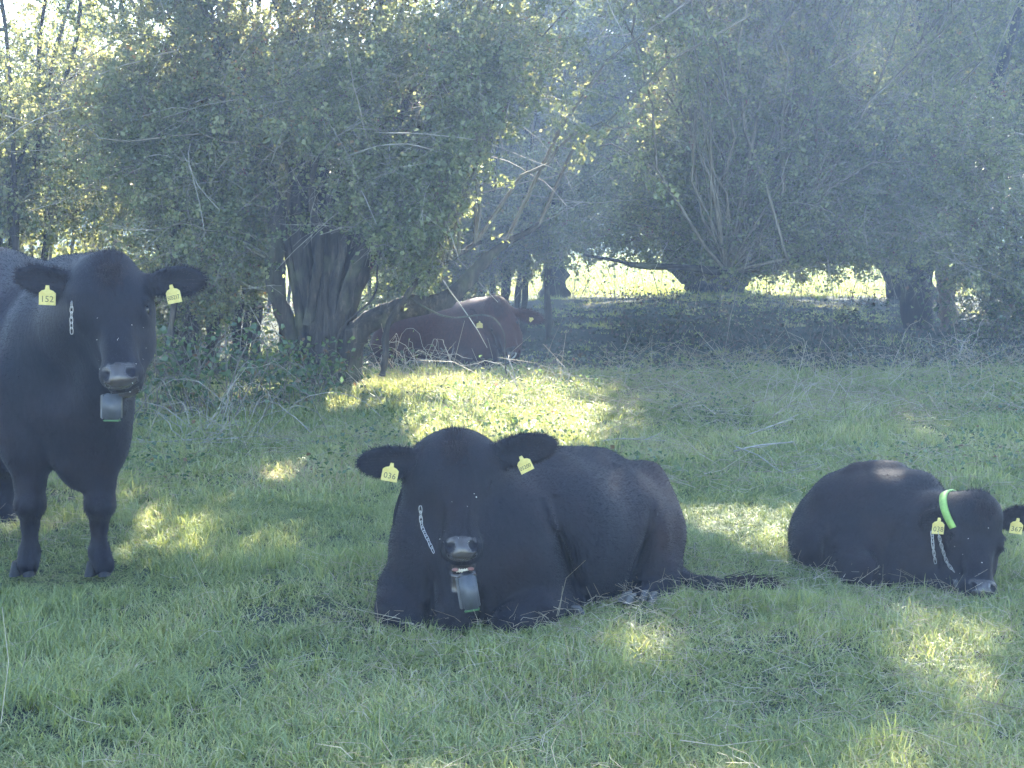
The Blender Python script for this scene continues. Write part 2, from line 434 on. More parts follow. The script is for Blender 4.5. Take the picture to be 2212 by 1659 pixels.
def sprig_mesh(name, leaf_mat_, twig_mat_, n_leaf, leaf, length=.34, forks=4, twig_r=.0022, bare=False):
    """one twig along +X with side shoots and leaves"""
    V = []; F4 = []; F3 = []; A = []; M4 = []; n = 0
    K = 4
    t = np.linspace(0, 1, K)
    main = np.stack([t * length, .03 * np.sin(t * 3 + R.random() * 6), .03 * np.sin(t * 2.5 + R.random() * 6) - .03 * t ** 2], 1)
    lines = [(main, twig_r)]
    for f in range(forks):
        a = main[0] * 0 + np.array([np.interp(u, t, main[:, j]) for j in range(3)]) if False else None
        u = R.uniform(.15, .9); p = np.array([np.interp(u, t, main[:, j]) for j in range(3)])
        d = nrm(np.array([.8, R.normal() * .8, R.normal() * .5])); L = length * R.uniform(.25, .55)
        lines.append((p + d * L * t[:, None] + np.stack([0 * t, 0 * t, -.15 * L * t ** 2], 1) + np.cumsum(R.normal(size=(K, 3)), 0) * L * .04, twig_r * .7))
    for (ln, r) in lines:
        v, f = tubes(ln[None], np.linspace(1, .45, K)[None] * r, 3)
        V.append(v); F4.append(f + n); n += len(v); A.append(np.full(len(v), .5))
    nf4 = sum(len(f) for f in F4)
    if n_leaf:
        k = R.integers(0, len(lines), n_leaf); u = R.uniform(.15, 1.05, n_leaf)
        P0 = np.array([lines[a][0][0] * 0 + np.array([np.interp(min(b, 1), t, lines[a][0][:, j]) for j in range(3)]) for a, b in zip(k, u)])
        P0 = P0 + R.normal(size=P0.shape) * .012
        v, f, a = leaves_mesh(P0, leaf, flat=.55)
        V.append(v); F3.append(f + n); A.append(a)
    me = raw_mesh(name, np.concatenate(V), [np.concatenate(F4)] + ([np.concatenate(F3)] if F3 else []), twig_mat_, {'rnd': np.concatenate(A)})
    me.materials.append(leaf_mat_)
    mi = np.zeros(len(me.polygons), np.int32); mi[nf4:] = 1
    me.polygons.foreach_set('material_index', mi)
    return me
SPRIGS = {}
def sprigs(kind):
    if kind in SPRIGS: return SPRIGS[kind]
    lm, leaf, nl = {'hawthorn': (M_LEAF, .036, 34), 'far': (M_LEAF_FAR, .062, 30), 'yellow': (M_YELLOW, .06, 22), 'sparse': (M_LEAF, .035, 30), 'mid': (M_LEAF_MID, .050, 30)}[kind]
    big = {'hawthorn': 1.0, 'sparse': 1.0, 'mid': 1.35}.get(kind, 1.7)
    ms = [sprig_mesh('leafy_sprig', lm, M_TWIG, int(nl * R.uniform(.6, 1.3)), leaf, .24 * big, 6, .0022 * big) for _ in range(8)]
    ms += [sprig_mesh('open_sprig', lm, M_TWIG, int(nl * .35), leaf, .32 * big, 6, .0025 * big) for _ in range(3)]
    ms += [sprig_mesh('bare_sprig', lm, M_TWIG_PALE, 0 if kind == 'sparse' else 3, leaf, .42 * big, 7, .0022 * big) for _ in range(3)]
    SPRIGS[kind] = sprig_set(kind + '_sprigs', ms)
    return SPRIGS[kind]

def sample_vols(vols, n):
    """vols: list of (centre, radii, weight)"""
    w = np.array([v[2] for v in vols], float); w /= w.sum()
    k = R.choice(len(vols), n, p=w)
    C = np.array([v[0] for v in vols])[k]; Rd = np.array([v[1] for v in vols])[k]
    d = nrm(R.normal(size=(n, 3))) * (R.random((n, 1)) ** .42)
    return C + d * Rd

def grow(attach, tips, K=9, droop=.25, wob=.22):
    """curved boughs from attachment points to tips (N,K,3)"""
    n = len(tips)
    # nearest attachment, with some randomness
    d = np.linalg.norm(attach[None] - tips[:, None], axis=2) * R.uniform(.7, 1.3, (n, len(attach))) + 2.0 * np.clip(attach[None, :, 2] - tips[:, None, 2], 0, None)
    a = attach[np.argmin(d, 1)]
    t = np.linspace(0, 1, K)[None, :, None]
    ln = np.linalg.norm(tips - a, axis=1)[:, None, None]
    B = a[:, None] * (1 - t) + tips[:, None] * t
    B[..., 2:3] += ln * droop * (4 * t * (1 - t)) * R.uniform(.2, 1, (n, 1, 1))
    w = np.cumsum(R.normal(size=(n, K, 3)), 1); w -= t * w[:, -1:, :]
    w[:, 0] = 0
    return B + w * wob * ln * .22

def foliage(boughs, n, spread, keep=None):
    """where sprigs sit: (position, direction)"""
    N_, K, _ = boughs.shape
    b = R.integers(0, N_, n); t = R.uniform(.2, 1, n) * (K - 1 - 1e-6)
    i = t.astype(int); f = (t - i)[:, None]
    base = boughs[b, i] * (1 - f) + boughs[b, i + 1] * f
    along = nrm(boughs[b, i + 1] - boughs[b, i])
    dr = nrm(along * .35 + R.normal(size=(n, 3)) * .9 + np.array([0, 0, -.05]))
    pos = base + R.normal(size=(n, 3)) * spread * .75
    pos[:, 2] = np.maximum(pos[:, 2], .08)
    m = ~(sunlit_path(pos) | sunlit_path(pos + dr * .2) | sunlit_path(pos + dr * np.where(pos[:, 2:3] > 4.2, .5, .34)))
    if keep is not None: m &= keep(pos + dr * .18)
    return pos[m], dr[m]

def stem(pts, r0, r1, n=34, sides=9, wob=.02, taper=1.0):
    """pts: (u, v, Y) trace of a stem"""
    W = np.array([P(*p) for p in pts])
    C = catmull(W, n)
    C += np.cumsum(R.normal(size=C.shape), 0) * wob * .25 * np.linspace(0, 1, n)[:, None]
    t = np.linspace(0, 1, n) ** taper
    rad = r0 * (1 - t) + r1 * t
    rad = rad * (1 + .10 * R.normal(size=n))
    rad[0] *= 1.15
    return C, rad
def add_stem(bag, C, rad, sides=10):
    V, F = tubes(C[None], rad[None], sides)
    # knobbly, fluted bark
    c = np.repeat(C, sides, 0); rr = np.repeat(rad, sides)
    K = len(C); th = np.tile(np.arange(sides) * math.tau / sides, K); tt = np.repeat(np.linspace(0, 1, K), sides)
    ph = R.uniform(0, 6.28, 3)
    fl = .13 * np.sin(3 * th + ph[0] + 2 * tt) + .12 * np.sin(5 * th + ph[1] - 3 * tt) + .08 * np.sin(8 * th + ph[2])
    nz = vnoise(V, 9) - .5 + .6 * (vnoise(V * np.array([1, 1, .25]), 22) - .5)
    V = c + (V - c) * (1 + nz * .34 + fl * np.clip(rr / .06, .3, 1))[:, None]
    bag.add(V, F)

def Y_far(C): return C[-1, 1] < 14.2
def px_ell(u, v, Y, ru, rv, ry, w=1.0):
    s = Y / FPX
    return (P(u, v, Y), (ru * s, ry, rv * s), w)

def tree(name, label, cat, base, stems, vols, n_bough, n_clusters, sprig='hawthorn', mult=2.1, spread=.22, bare=.12, group=None, bark_mat=None,
         extra=None, keep=None, twig_mat=None, bough_r=.02, berries=0, pale=0, stem_name='trunk', droop=.25):
    base = np.array(base, float)
    root = thing(name, label, cat, tuple(base), group)
    att = []
    bag = Bag()
    for (pts, r0, r1, nm) in stems:
        C, rad = stem(pts, r0, r1)
        att.append(C[len(C) // 4:] if nm != 'limb' or Y_far(C) else C[:len(C) // 2])
        if nm:
            bg_ = Bag(); add_stem(bg_, C, rad, 16); bg_.part(nm, bark_mat or M_BARK, root, smooth=True)
        else:
            add_stem(bag, C, rad, 20 if r0 > .09 else (12 if r0 > .04 else 7))
    if bag.n: bag.part(stem_name, bark_mat or M_BARK, root, smooth=True)
    att = np.concatenate(att)
    tips = sample_vols(vols, n_bough)
    tips[:, 2] = np.maximum(tips[:, 2], .12)
    B = grow(att, tips, droop=droop)
    B[..., 2] = np.maximum(B[..., 2], .05)
    B = B[sunlit_path(B.reshape(-1, 3)).reshape(B.shape[:2]).mean(1) < .25]; n_bough = len(B)
    pos, dr = foliage(B, int(n_clusters * mult), spread, keep)
    bb = Bag()
    rad = bough_r * R.uniform(.35, 1.1, (n_bough, 1)) * np.linspace(1, .25, B.shape[1])[None]
    bb.add(*tubes(B, rad, 5))
    bb.part('branches', twig_mat or M_TWIG, root, kind='stuff', smooth=True)
    n = len(pos)
    turn = np.stack([R.normal(size=n) * .7, -np.arcsin(dr[:, 2].clip(-1, 1)), np.arctan2(dr[:, 1], dr[:, 0])], 1)
    sc1 = R.uniform(.65, 1.35, n) * np.where(pos[:, 2] > 2.3 + .15 * pos[:, 1], 1.8, 1.0)
    u = R.random(n)
    var = np.where(u < bare, R.integers(11, 14, n), np.where(u < bare + .25, R.integers(8, 11, n), R.integers(0, 8, n)))
    tone = ((vnoise(pos, 1.3) - .5) * 1.3 + R.random(n) * .7 + .15).clip(0, 1)
    scatter('crown', sprigs(sprig), pos, turn, np.repeat(sc1[:, None], 3, 1), var, tone, root, tuple(base))
    lp = pos
    if pale:
        b0 = B[R.integers(0, len(B), pale), R.integers(3, 9, pale)]
        d0 = nrm(R.normal(size=(pale, 3)) * [1, .5, .6] + [0, -.5, -.15]); L0 = R.uniform(.4, 1.3, (pale, 1)); t0 = np.linspace(0, 1, 8)[None, :, None]
        S0 = nrm(np.cross(d0, R.normal(size=(pale, 3))))
        Q = b0[:, None] + d0[:, None] * L0[:, None] * t0 + S0[:, None] * (L0[:, None] * .25) * (t0 * (1 - t0)) * 4 * R.uniform(-.6, .6, (pale, 1, 1))
        Q[..., 2] -= (t0[..., 0] ** 2) * L0 * R.uniform(0, .35, (pale, 1))
        Q += np.cumsum(R.normal(size=Q.shape), 1) * .008
        Q[..., 2] = np.maximum(Q[..., 2], .05)
        V, F = tubes(Q, np.linspace(1, .35, 8)[None] * R.uniform(.003, .008, (pale, 1)), 4)
        part('bare_twigs', V, F, M_TWIG_PALE, root, kind='stuff', smooth=True)
    if berries:
        k = R.choice(len(lp), berries, replace=False)
        c = np.repeat(lp[k], 3, 0) + R.normal(size=(berries * 3, 3)) * .025
        o = np.array([[1, 0, 0], [-1, 0, 0], [0, 1, 0], [0, -1, 0], [0, 0, 1], [0, 0, -1.]]) * .009
        V = (c[:, None] + o[None]).reshape(-1, 3)
        f = np.array([[0, 2, 4], [2, 1, 4], [1, 3, 4], [3, 0, 4], [2, 0, 5], [1, 2, 5], [3, 1, 5], [0, 3, 5]])
        F = (np.arange(len(c))[:, None, None] * 6 + f).reshape(-1, 3)
        part('berries', V, F, M_BERRY, root, kind='stuff')
    return root

# keep the view under the canopy open: no leaves where the photo shows trunk, brown cow or the bright field
def in_box(u, v, boxes):
    m = np.zeros(len(u), bool)
    for (u0, v0, u1, v1) in boxes: m |= (u > u0) & (u < u1) & (v > v0) & (v < v1)
    return m
def keep_main(p):
    u, v = to_px(p)
    lim = np.interp(u, [-400, 200, 560, 600, 760, 860, 1000, 1250, 1700, 3000], [800, 800, 700, 520, 520, 590, 625, 560, 560, 560]) + 60 * (vnoise(p, 1.6) - .5)
    trunk = in_box(u, v, [(620, 470, 800, 900)]) & (R.random(len(u)) < .6)
    return (v < lim) & ~trunk
def keep_back(p):
    u, v = to_px(p)
    return v < np.interp(u, [600, 900, 1100, 1180, 1300], [700, 680, 640, 560, 520]) + 60 * (vnoise(p, 1.4) - .5)
def keep_right(p):
    u, v = to_px(p)
    lim = np.interp(u, [0, 1100, 1250, 1450, 1700, 1900, 2050, 2150, 3000], [600, 620, 582, 572, 600, 605, 640, 740, 800]) + 70 * (vnoise(p, 1.4) - .5)
    return v < lim

# main hawthorn, many stems from one base
YA = 13.6
mainA = [
    ([(676, 832, YA), (670, 700, YA), (652, 560, YA), (640, 400, YA + .1), (655, 250, YA + .3), (640, 110, YA + .4), (600, 0, YA + .6), (540, -260, YA + .9), (500, -520, YA + 1)], .115, .05, None),
    ([(702, 840, YA - .15), (704, 660, YA - .1), (722, 480, YA), (760, 330, YA), (800, 180, YA + .2), (835, 0, YA + .3), (880, -300, YA + .5), (900, -600, YA + .8)], .125, .05, None),
    ([(735, 832, YA - .12), (738, 650, YA), (772, 520, YA + .1), (830, 420, YA + .2), (900, 300, YA + .4), (965, 150, YA + .5), (1010, 0, YA + .7), (1060, -300, YA + 1)], .095, .04, None),
    ([(655, 800, YA), (618, 695, YA - .1), (588, 600, YA - .2), (596, 480, YA - .1), (560, 300, YA), (505, 150, YA), (430, 0, YA + .2), (390, -250, YA + .4)], .085, .04, None),
    ([(690, 820, YA + .15), (690, 600, YA + .2), (692, 400, YA + .3), (702, 200, YA + .5), (706, 0, YA + .6), (720, -400, YA + .9)], .12, .06, None),
    ([(664, 810, YA - .1), (640, 660, YA - .1), (612, 480, YA), (640, 330, YA)], .05, .02, None),
    ([(720, 780, YA - .1), (760, 600, YA - .3), (832, 470, YA - .3), (850, 330, YA - .2), (910, 200, YA)], .065, .03, None),
    ([(755, 825, YA - .05), (752, 690, YA), (800, 560, YA + .1), (880, 430, YA + .2), (960, 360, YA + .4)], .07, .03, None),
    ([(668, 700, YA - .1), (690, 520, YA - .25), (668, 400, YA - .3), (700, 260, YA - .3)], .05, .02, None),
    ([(684, 838, YA - .2), (688, 740, YA - .2), (694, 640, YA - .16), (690, 520, YA - .1), (676, 380, YA)], .06, .03, None),
    ([(718, 840, YA - .24), (716, 730, YA - .22), (722, 620, YA - .16), (745, 500, YA - .1), (748, 330, YA)], .065, .03, None),
    ([(750, 836, YA - .18), (746, 740, YA - .16), (742, 640, YA - .1), (752, 540, YA)], .055, .03, None),
    ([(700, 835, YA - .28), (700, 760, YA - .27), (706, 690, YA - .24), (704, 600, YA - .18)], .04, .02, None),
    ([(745, 815, YA - .1), (762, 730, YA - .15), (800, 692, YA - .2), (868, 664, YA - .25), (940, 652, YA - .25), (985, 625, YA - .2), (1025, 580, YA - .15), (1075, 540, YA - .1), (1150, 500, YA)], .13, .025, 'limb'),
    ([(826, 812, YA - .75), (833, 770, YA - .75), (838, 708, YA - .7), (880, 640, YA - .65), (915, 598, YA - .6), (975, 560, YA - .6), (1040, 520, YA - .5)], .028, .02, 'branch'),
    ([(880, 640, YA - .6), (925, 668, YA - .8), (975, 688, YA - .9), (1050, 683, YA - .95), (1085, 700, YA - .95), (1100, 745, YA - .95), (1104, 800, YA - .95)], .009, .005, 'branch'),
    ([(720, 812, YA - .5), (735, 715, YA - .5), (806, 642, YA - .5), (820, 560, YA - .45), (850, 480, YA - .4), (870, 330, YA - .3)], .010, .008, 'branch'),
]
volsA = [px_ell(640, 200, YA - .1, 620, 330, 1.2, 2.6), px_ell(1010, 260, YA - .2, 420, 300, 1.2, 2.2), px_ell(1150, 440, YA - .5, 330, 150, 1.2, 2.0), px_ell(1000, 520, YA - .7, 170, 90, .5, .5), px_ell(350, 330, YA + .1, 350, 330, .9, 1.0),
         px_ell(1090, 330, YA - .2, 300, 240, 1.6, 2.2), px_ell(1330, 330, YA + .6, 260, 210, 1.0, 1.2), px_ell(1120, 240, 12.5, 310, 230, .5, 2.6),
         ((-2.0, 12.3, 4.9), (4.4, 1.4, 1.5), 4.0), ((1.4, 12.1, 4.9), (3.2, 1.4, 1.5), 3.2), ((-.4, 13.0, 6.7), (4.8, 1.5, 1.3), 3.6)]  # overhanging crown out of view, placed to shade the foreground grass
tree('hawthorn_tree', 'large old hawthorn with fluted stems and an arching limb over the brown cow', 'tree', P(705, 840, YA),
     mainA, volsA, 520, 12000, spread=.24, mult=1.6, group='hedgerow trees', keep=keep_main, berries=700, pale=260)

# left thicket: three hawthorn bushes of thin stems
def bush(u0, Y, seed_stems, label, vols, n_b, n_c, **k):
    st = []
    for i in range(seed_stems):
        a = R.normal() * 45; lean = R.normal() * 90
        v0 = HORIZON + CAM_H * FPX / Y
        yy = Y + R.normal() * .35
        st.append(([(u0 + a, v0, yy), (u0 + a + lean * .3, v0 - 180, yy), (u0 + a + lean * .7 + R.normal() * 20, v0 - 420, yy), (u0 + a + lean * 1.3 + R.normal() * 40, v0 - 700, yy), (u0 + a + lean * 2, v0 - 1050, yy + .3)], R.uniform(.02, .05), .012, None))
    return tree('hawthorn_bush', label, 'bush', P(u0, HORIZON + CAM_H * FPX / Y, Y), st, vols, n_b, n_c, stem_name='stems', keep=keep_main, group='hedgerow bushes', **k)
bush(60, 14.6, 9, 'leafy hawthorn bush behind the back of the standing black cow', [px_ell(30, 330, 14.7, 330, 420, .8, 2), ((-5.4, 12.9, 4.8), (2.2, 1.3, 1.6), 1.2)], 120, 3000, mult=1.0)  # upper volume is unseen, moved forward to shade the near ground
bush(400, 14.4, 14, 'thin-stemmed hawthorn thicket between the standing black cow and the big trunk', [px_ell(410, 420, 14.5, 230, 400, .7, 2), ((-3.4, 12.7, 5.0), (2.0, 1.2, 1.6), 1)], 110, 2200, bare=.2, mult=1.0)  # its high volume is out of view too, set forward for shade
bush(560, 15.2, 9, 'slender-stemmed bush just left of the fluted hawthorn trunk', [px_ell(540, 380, 15.0, 160, 360, .6, 2)], 60, 1100, bare=.2, mult=1.0)
bush(-330, 14.4, 8, 'hawthorn bush at the far left edge of the hedge', [px_ell(-330, 330, 14.6, 330, 420, 1.3, 2), ((-7.5, 15.2, 4.6), (2.2, 1.6, 2.4), 1.2)], 90, 1400)

# right-hand trees
YR = 19.5
rightB = [
    ([(1982, 712, YR), (1975, 600, YR), (1968, 500, YR), (1985, 380, YR), (1960, 200, YR + .3), (1990, 0, YR + .5), (2010, -300, YR + .8)], .17, .06, None),
    ([(1990, 700, YR + .2), (2005, 560, YR + .2), (2060, 420, YR + .3), (2120, 260, YR + .4), (2190, 60, YR + .5), (2240, -250, YR + .6)], .10, .04, None),
    ([(1975, 520, YR - .1), (1860, 490, YR - 1.5), (1740, 520, YR - 2.6), (1640, 575, YR - 3.4), (1560, 586, YR - 3.8), (1480, 578, YR - 4), (1390, 574, YR - 4.1), (1330, 562, YR - 4.15), (1260, 548, YR - 4.2)], .07, .012, 'limb'),
]
volsR = [px_ell(1900, 330, 17.2, 420, 260, 1.3, 2.6), px_ell(1560, 330, 16.6, 380, 230, 1.2, 2.0), px_ell(1370, 300, 16.8, 210, 270, .8, 1.5), px_ell(2100, 450, 16.5, 260, 180, 1.6, 1.4), px_ell(1750, 490, 16.5, 330, 90, 1.0, 1), px_ell(1330, 505, 16.8, 180, 55, .5, .7),
         ((4.8, 15.0, 5.6), (4.0, 1.8, 1.8), 5.5), ((2.2, 14.4, 5.4), (3.0, 1.8, 1.8), 4.2), ((3.4, 15.8, 7.6), (4.6, 1.8, 1.5), 4.5), px_ell(2010, 380, 15.2, 300, 150, .8, 1.3)]  # unseen upper crown added here to shade the right foreground
tree('hawthorn_tree', 'spreading hawthorn with dark trunk and long low limb at the right of the hedge', 'tree', P(1985, 712, YR), rightB, volsR, 420, 13000, 'sparse', spread=.26, bare=.22,
     group='hedgerow trees', bark_mat=M_BARK_DARK, keep=keep_right, berries=1500, pale=300)
snag = [([(2052, 712, 19.2), (2044, 640, 19.2), (2034, 560, 19.2), (2018, 470, 19.3), (2008, 380, 19.4), (1996, 270, 19.5)], .115, .05, None)]
tree('dead_tree', 'pale stripped dead trunk leaning beside the dark trunk on the right', 'tree', P(2052, 712, 19.2), snag,
     [px_ell(2010, 330, 19.0, 170, 120, .8)], 26, 150, 'sparse', bare=.7, bark_mat=M_BARK_PALE, keep=keep_right, twig_mat=M_TWIG_PALE)
bushR = [([(2150 + i * 26, 716, 18.2 + .2 * (i % 3)), (2140 + i * 30, 600, 18.2), (2120 + i * 36, 440, 18.2), (2130 + i * 40, 200, 18.4)], .035, .015, None) for i in range(6)]
tree('hawthorn_bush', 'dense dark bush of thin stems at the right edge beyond the sleeping cow', 'bush', P(2200, 730, 18.2), bushR, [px_ell(2230, 480, 18.2, 200, 260, 1.0), px_ell(2400, 480, 18.2, 300, 320, 1.2)], 90, 1700, bare=.25, group='hedgerow bushes', stem_name='stems')

# trees further back
bushM = [([(900 + i * 46 + R.normal() * 12, 735, 18.4 + .3 * (i % 3)), (905 + i * 46, 600, 18.4), (890 + i * 52 + R.normal() * 20, 420, 18.4), (880 + i * 58, 150, 18.6)], .05, .015, None) for i in range(7)]
tree('hawthorn_bush', 'dark bush of thin stems behind the brown cow and the arching limb', 'bush', P(1020, 735, 18.4), bushM, [px_ell(900, 480, 18.3, 260, 230, 1.1, 1.3), px_ell(1120, 450, 18.3, 230, 190, 1.1, 1)], 110, 2000, group='hedgerow bushes', stem_name='stems', keep=keep_back)
tree('hawthorn_tree', 'slim dark trunk rising behind the brown cow', 'tree', P(1196, 644, 26.5),
     [([(1196, 646, 26.5), (1194, 560, 26.5), (1188, 460, 26.5), (1200, 320, 26.6), (1170, 120, 27), (1150, -200, 27)], .20, .08, None), ([(1192, 540, 26.5), (1150, 470, 26.4), (1110, 380, 26.4), (1060, 200, 26.4)], .12, .05, None)],
     [px_ell(1150, 200, 26.5, 420, 290, 2.2, 2.6), ((.2, 27, 7.4), (3.4, 2.0, 2.0), .8)], 170, 1900, 'far', spread=.36, group='hedgerow trees', bark_mat=M_BARK_DARK, keep=keep_right)
fun = []
for i, (du, dv, top) in enumerate([(-90, -60, -230), (-60, -80, -120), (-30, -100, -60), (0, -110, 10), (35, -100, 70), (60, -80, 130), (85, -55, 220), (-75, -40, -330), (95, -40, 330)]):
    y = 28 + (i % 3 - 1) * .3
    fun.append(([(1545 + du * .36, 634, y), (1545 + du * .6, 600, y), (1545 + du * 1.05, 560, y), (1545 + top * .5, 470, y), (1545 + top, 330, y), (1545 + top * 1.3, 120, y + .4), (1545 + top * 1.5, -200, y + .8)], .17, .05, None))
tree('hawthorn_tree', 'squat dark trunk flaring into many stems against the bright field', 'tree', P(1545, 634, 28), fun,
     [px_ell(1540, 240, 28, 470, 260, 2.6, 2), ((4.0, 28.5, 7.6), (4.2, 2.2, 2.2), .8)], 210, 2500, 'far', spread=.38, group='hedgerow trees', bark_mat=M_BARK_DARK, keep=keep_right)
tree('ash_tree', 'tall dark trunk high at the upper right with sky showing through its leaves', 'tree', P(1992, 655, 25.5),
     [([(1992, 660, 25.5), (1900, 500, 25.5), (1800, 300, 25.6), (1760, 100, 25.8), (1730, -100, 26), (1700, -400, 26.4)], .34, .16, None), ([(1800, 300, 25.6), (1850, 120, 25.6), (1890, -60, 25.6), (1930, -300, 26)], .2, .08, None), ([(1790, 260, 25.7), (1700, 90, 25.7), (1650, -150, 26)], .15, .06, None)],
     [px_ell(1800, 60, 25.5, 560, 200, 2.6, 2.6), ((6.4, 26.5, 7.6), (4.6, 2.2, 2.2), 1)], 220, 2400, 'far', spread=.42, group='hedgerow trees', bark_mat=M_BARK_DARK, keep=keep_right)

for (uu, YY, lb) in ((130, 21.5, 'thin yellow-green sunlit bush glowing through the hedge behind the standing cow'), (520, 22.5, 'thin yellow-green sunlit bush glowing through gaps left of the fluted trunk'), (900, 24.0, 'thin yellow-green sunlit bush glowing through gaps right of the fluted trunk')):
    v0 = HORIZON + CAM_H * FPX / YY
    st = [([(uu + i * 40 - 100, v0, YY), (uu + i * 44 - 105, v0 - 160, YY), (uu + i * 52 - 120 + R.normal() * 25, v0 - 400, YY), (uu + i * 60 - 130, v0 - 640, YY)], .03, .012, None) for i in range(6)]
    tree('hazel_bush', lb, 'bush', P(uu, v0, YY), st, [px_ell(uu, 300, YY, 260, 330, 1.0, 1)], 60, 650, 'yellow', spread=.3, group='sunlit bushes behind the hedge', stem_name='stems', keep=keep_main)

for (uu, YY, lb, vv) in ((1190, 20.8, 'tall leafy bush filling the hedge between the fluted trunk and the long low limb', [px_ell(1010, 230, 20.8, 230, 300, .8, 1), px_ell(1270, 240, 20.8, 260, 300, .8, 1.2)]),
                         (2130, 22.0, 'tall leafy bush filling the hedge behind the pale dead trunk', [px_ell(2080, 130, 22, 260, 190, .8, 1), px_ell(2330, 250, 22, 200, 330, .8, .8)])):
    v0 = HORIZON + CAM_H * FPX / YY
    st = [([(uu + i * 24 - 150, v0, YY), (uu + i * 34 - 155, v0 - 160, YY), (uu + i * 62 - 170 + R.normal() * 25, v0 - 400, YY), (uu + i * 80 - 180, v0 - 640, YY)], .05, .015, None) for i in range(4)]
    tree('hawthorn_bush', lb, 'bush', P(uu, v0, YY), st, vv, 120, 1500, 'mid', spread=.3, group='hedgerow bushes', stem_name='stems', keep=keep_right, bark_mat=M_BARK_DARK)

# far hedge beyond the sunlit field, one mass
def far_hedge():
    n = 20000
    x = R.uniform(-34, 34, n); h = 1.5 + 1.5 * vnoise(xyz(x, 3.0), .16) + R.normal(size=n) * .25
    z = h * R.random(n) ** .7
    y = 56 + R.normal(size=n) * .9 + 1.5 * (vnoise(xyz(x, 1.0), .2) - .5)
    p = xyz(x, y, z)
    V, F, A = leaves_mesh(p, .30)
    ob('far_hedge', raw_mesh('far_hedge', V, F, M_BRAMBLE, {'rnd': A}), kind='stuff')
far_hedge()

# ------------------------------------------------------------------ grass
def blades(x, y, h, w, lean, rnd, z0=None):
    n = len(x)
    z = ground_z(x, y) - .01 if z0 is None else z0
    b = xyz(x, y, z)
    az = R.uniform(0, 2 * math.pi, n)
    d = xyz(np.cos(az), np.sin(az), 0)
    sd = xyz(-np.sin(az + R.normal(size=n) * .6), np.cos(az + R.normal(size=n) * .6), 0)
    up = np.array([0, 0, 1.])
    mid = b + (d * np.sin(lean * .5)[:, None] + up * np.cos(lean * .5)[:, None]) * (h * .55)[:, None]
    tip = mid + (d * np.sin(lean * 1.35)[:, None] + up * np.cos(lean * 1.35)[:, None]) * (h * .5)[:, None]
    W = sd * w[:, None]
    V = np.stack([b - W * .5, b + W * .5, mid + W * .42, mid - W * .42, tip], 1).reshape(-1, 3)
    i = np.arange(n)[:, None] * 5
    return V, [np.concatenate([i + [3, 2, 4]]), np.concatenate([i + [0, 1, 2, 3]])], np.repeat(rnd, 5)
def wedge(n, y0, y1, margin=1.3, power=1.0):
    y = y0 + (y1 - y0) * R.random(n) ** power
    x = (R.random(n) * 2 - 1) * (y * UC / FPX + margin)
    return x, y
CROPPED = [(60, 1258, .22), (225, 1252, .22), (1495, 1290, .12), (1535, 1292, .12), (1580, 1294, .12), (1620, 1294, .12), (1400, 1320, .14), (1240, 1352, .12), (2120, 1300, .10)]
def tuft_mesh(n, rad, hmin, hmax, w, lean_m, dry):
    a = R.uniform(0, 6.28, n); r = rad * np.sqrt(R.random(n))
    x, y = r * np.cos(a), r * np.sin(a)
    lean = np.abs(R.normal(lean_m, .45, n)).clip(.05, 1.55)
    rnd = np.where(R.random(n) < dry, R.uniform(.85, 1, n), R.random(n) * .8)
    V, F, A = blades(x, y, R.uniform(hmin, hmax, n), w * R.uniform(.6, 1.3, n), lean, rnd, z0=np.full(n, -.012))
    return raw_mesh('grass_tuft', V, F, M_GRASS, {'rnd': A})
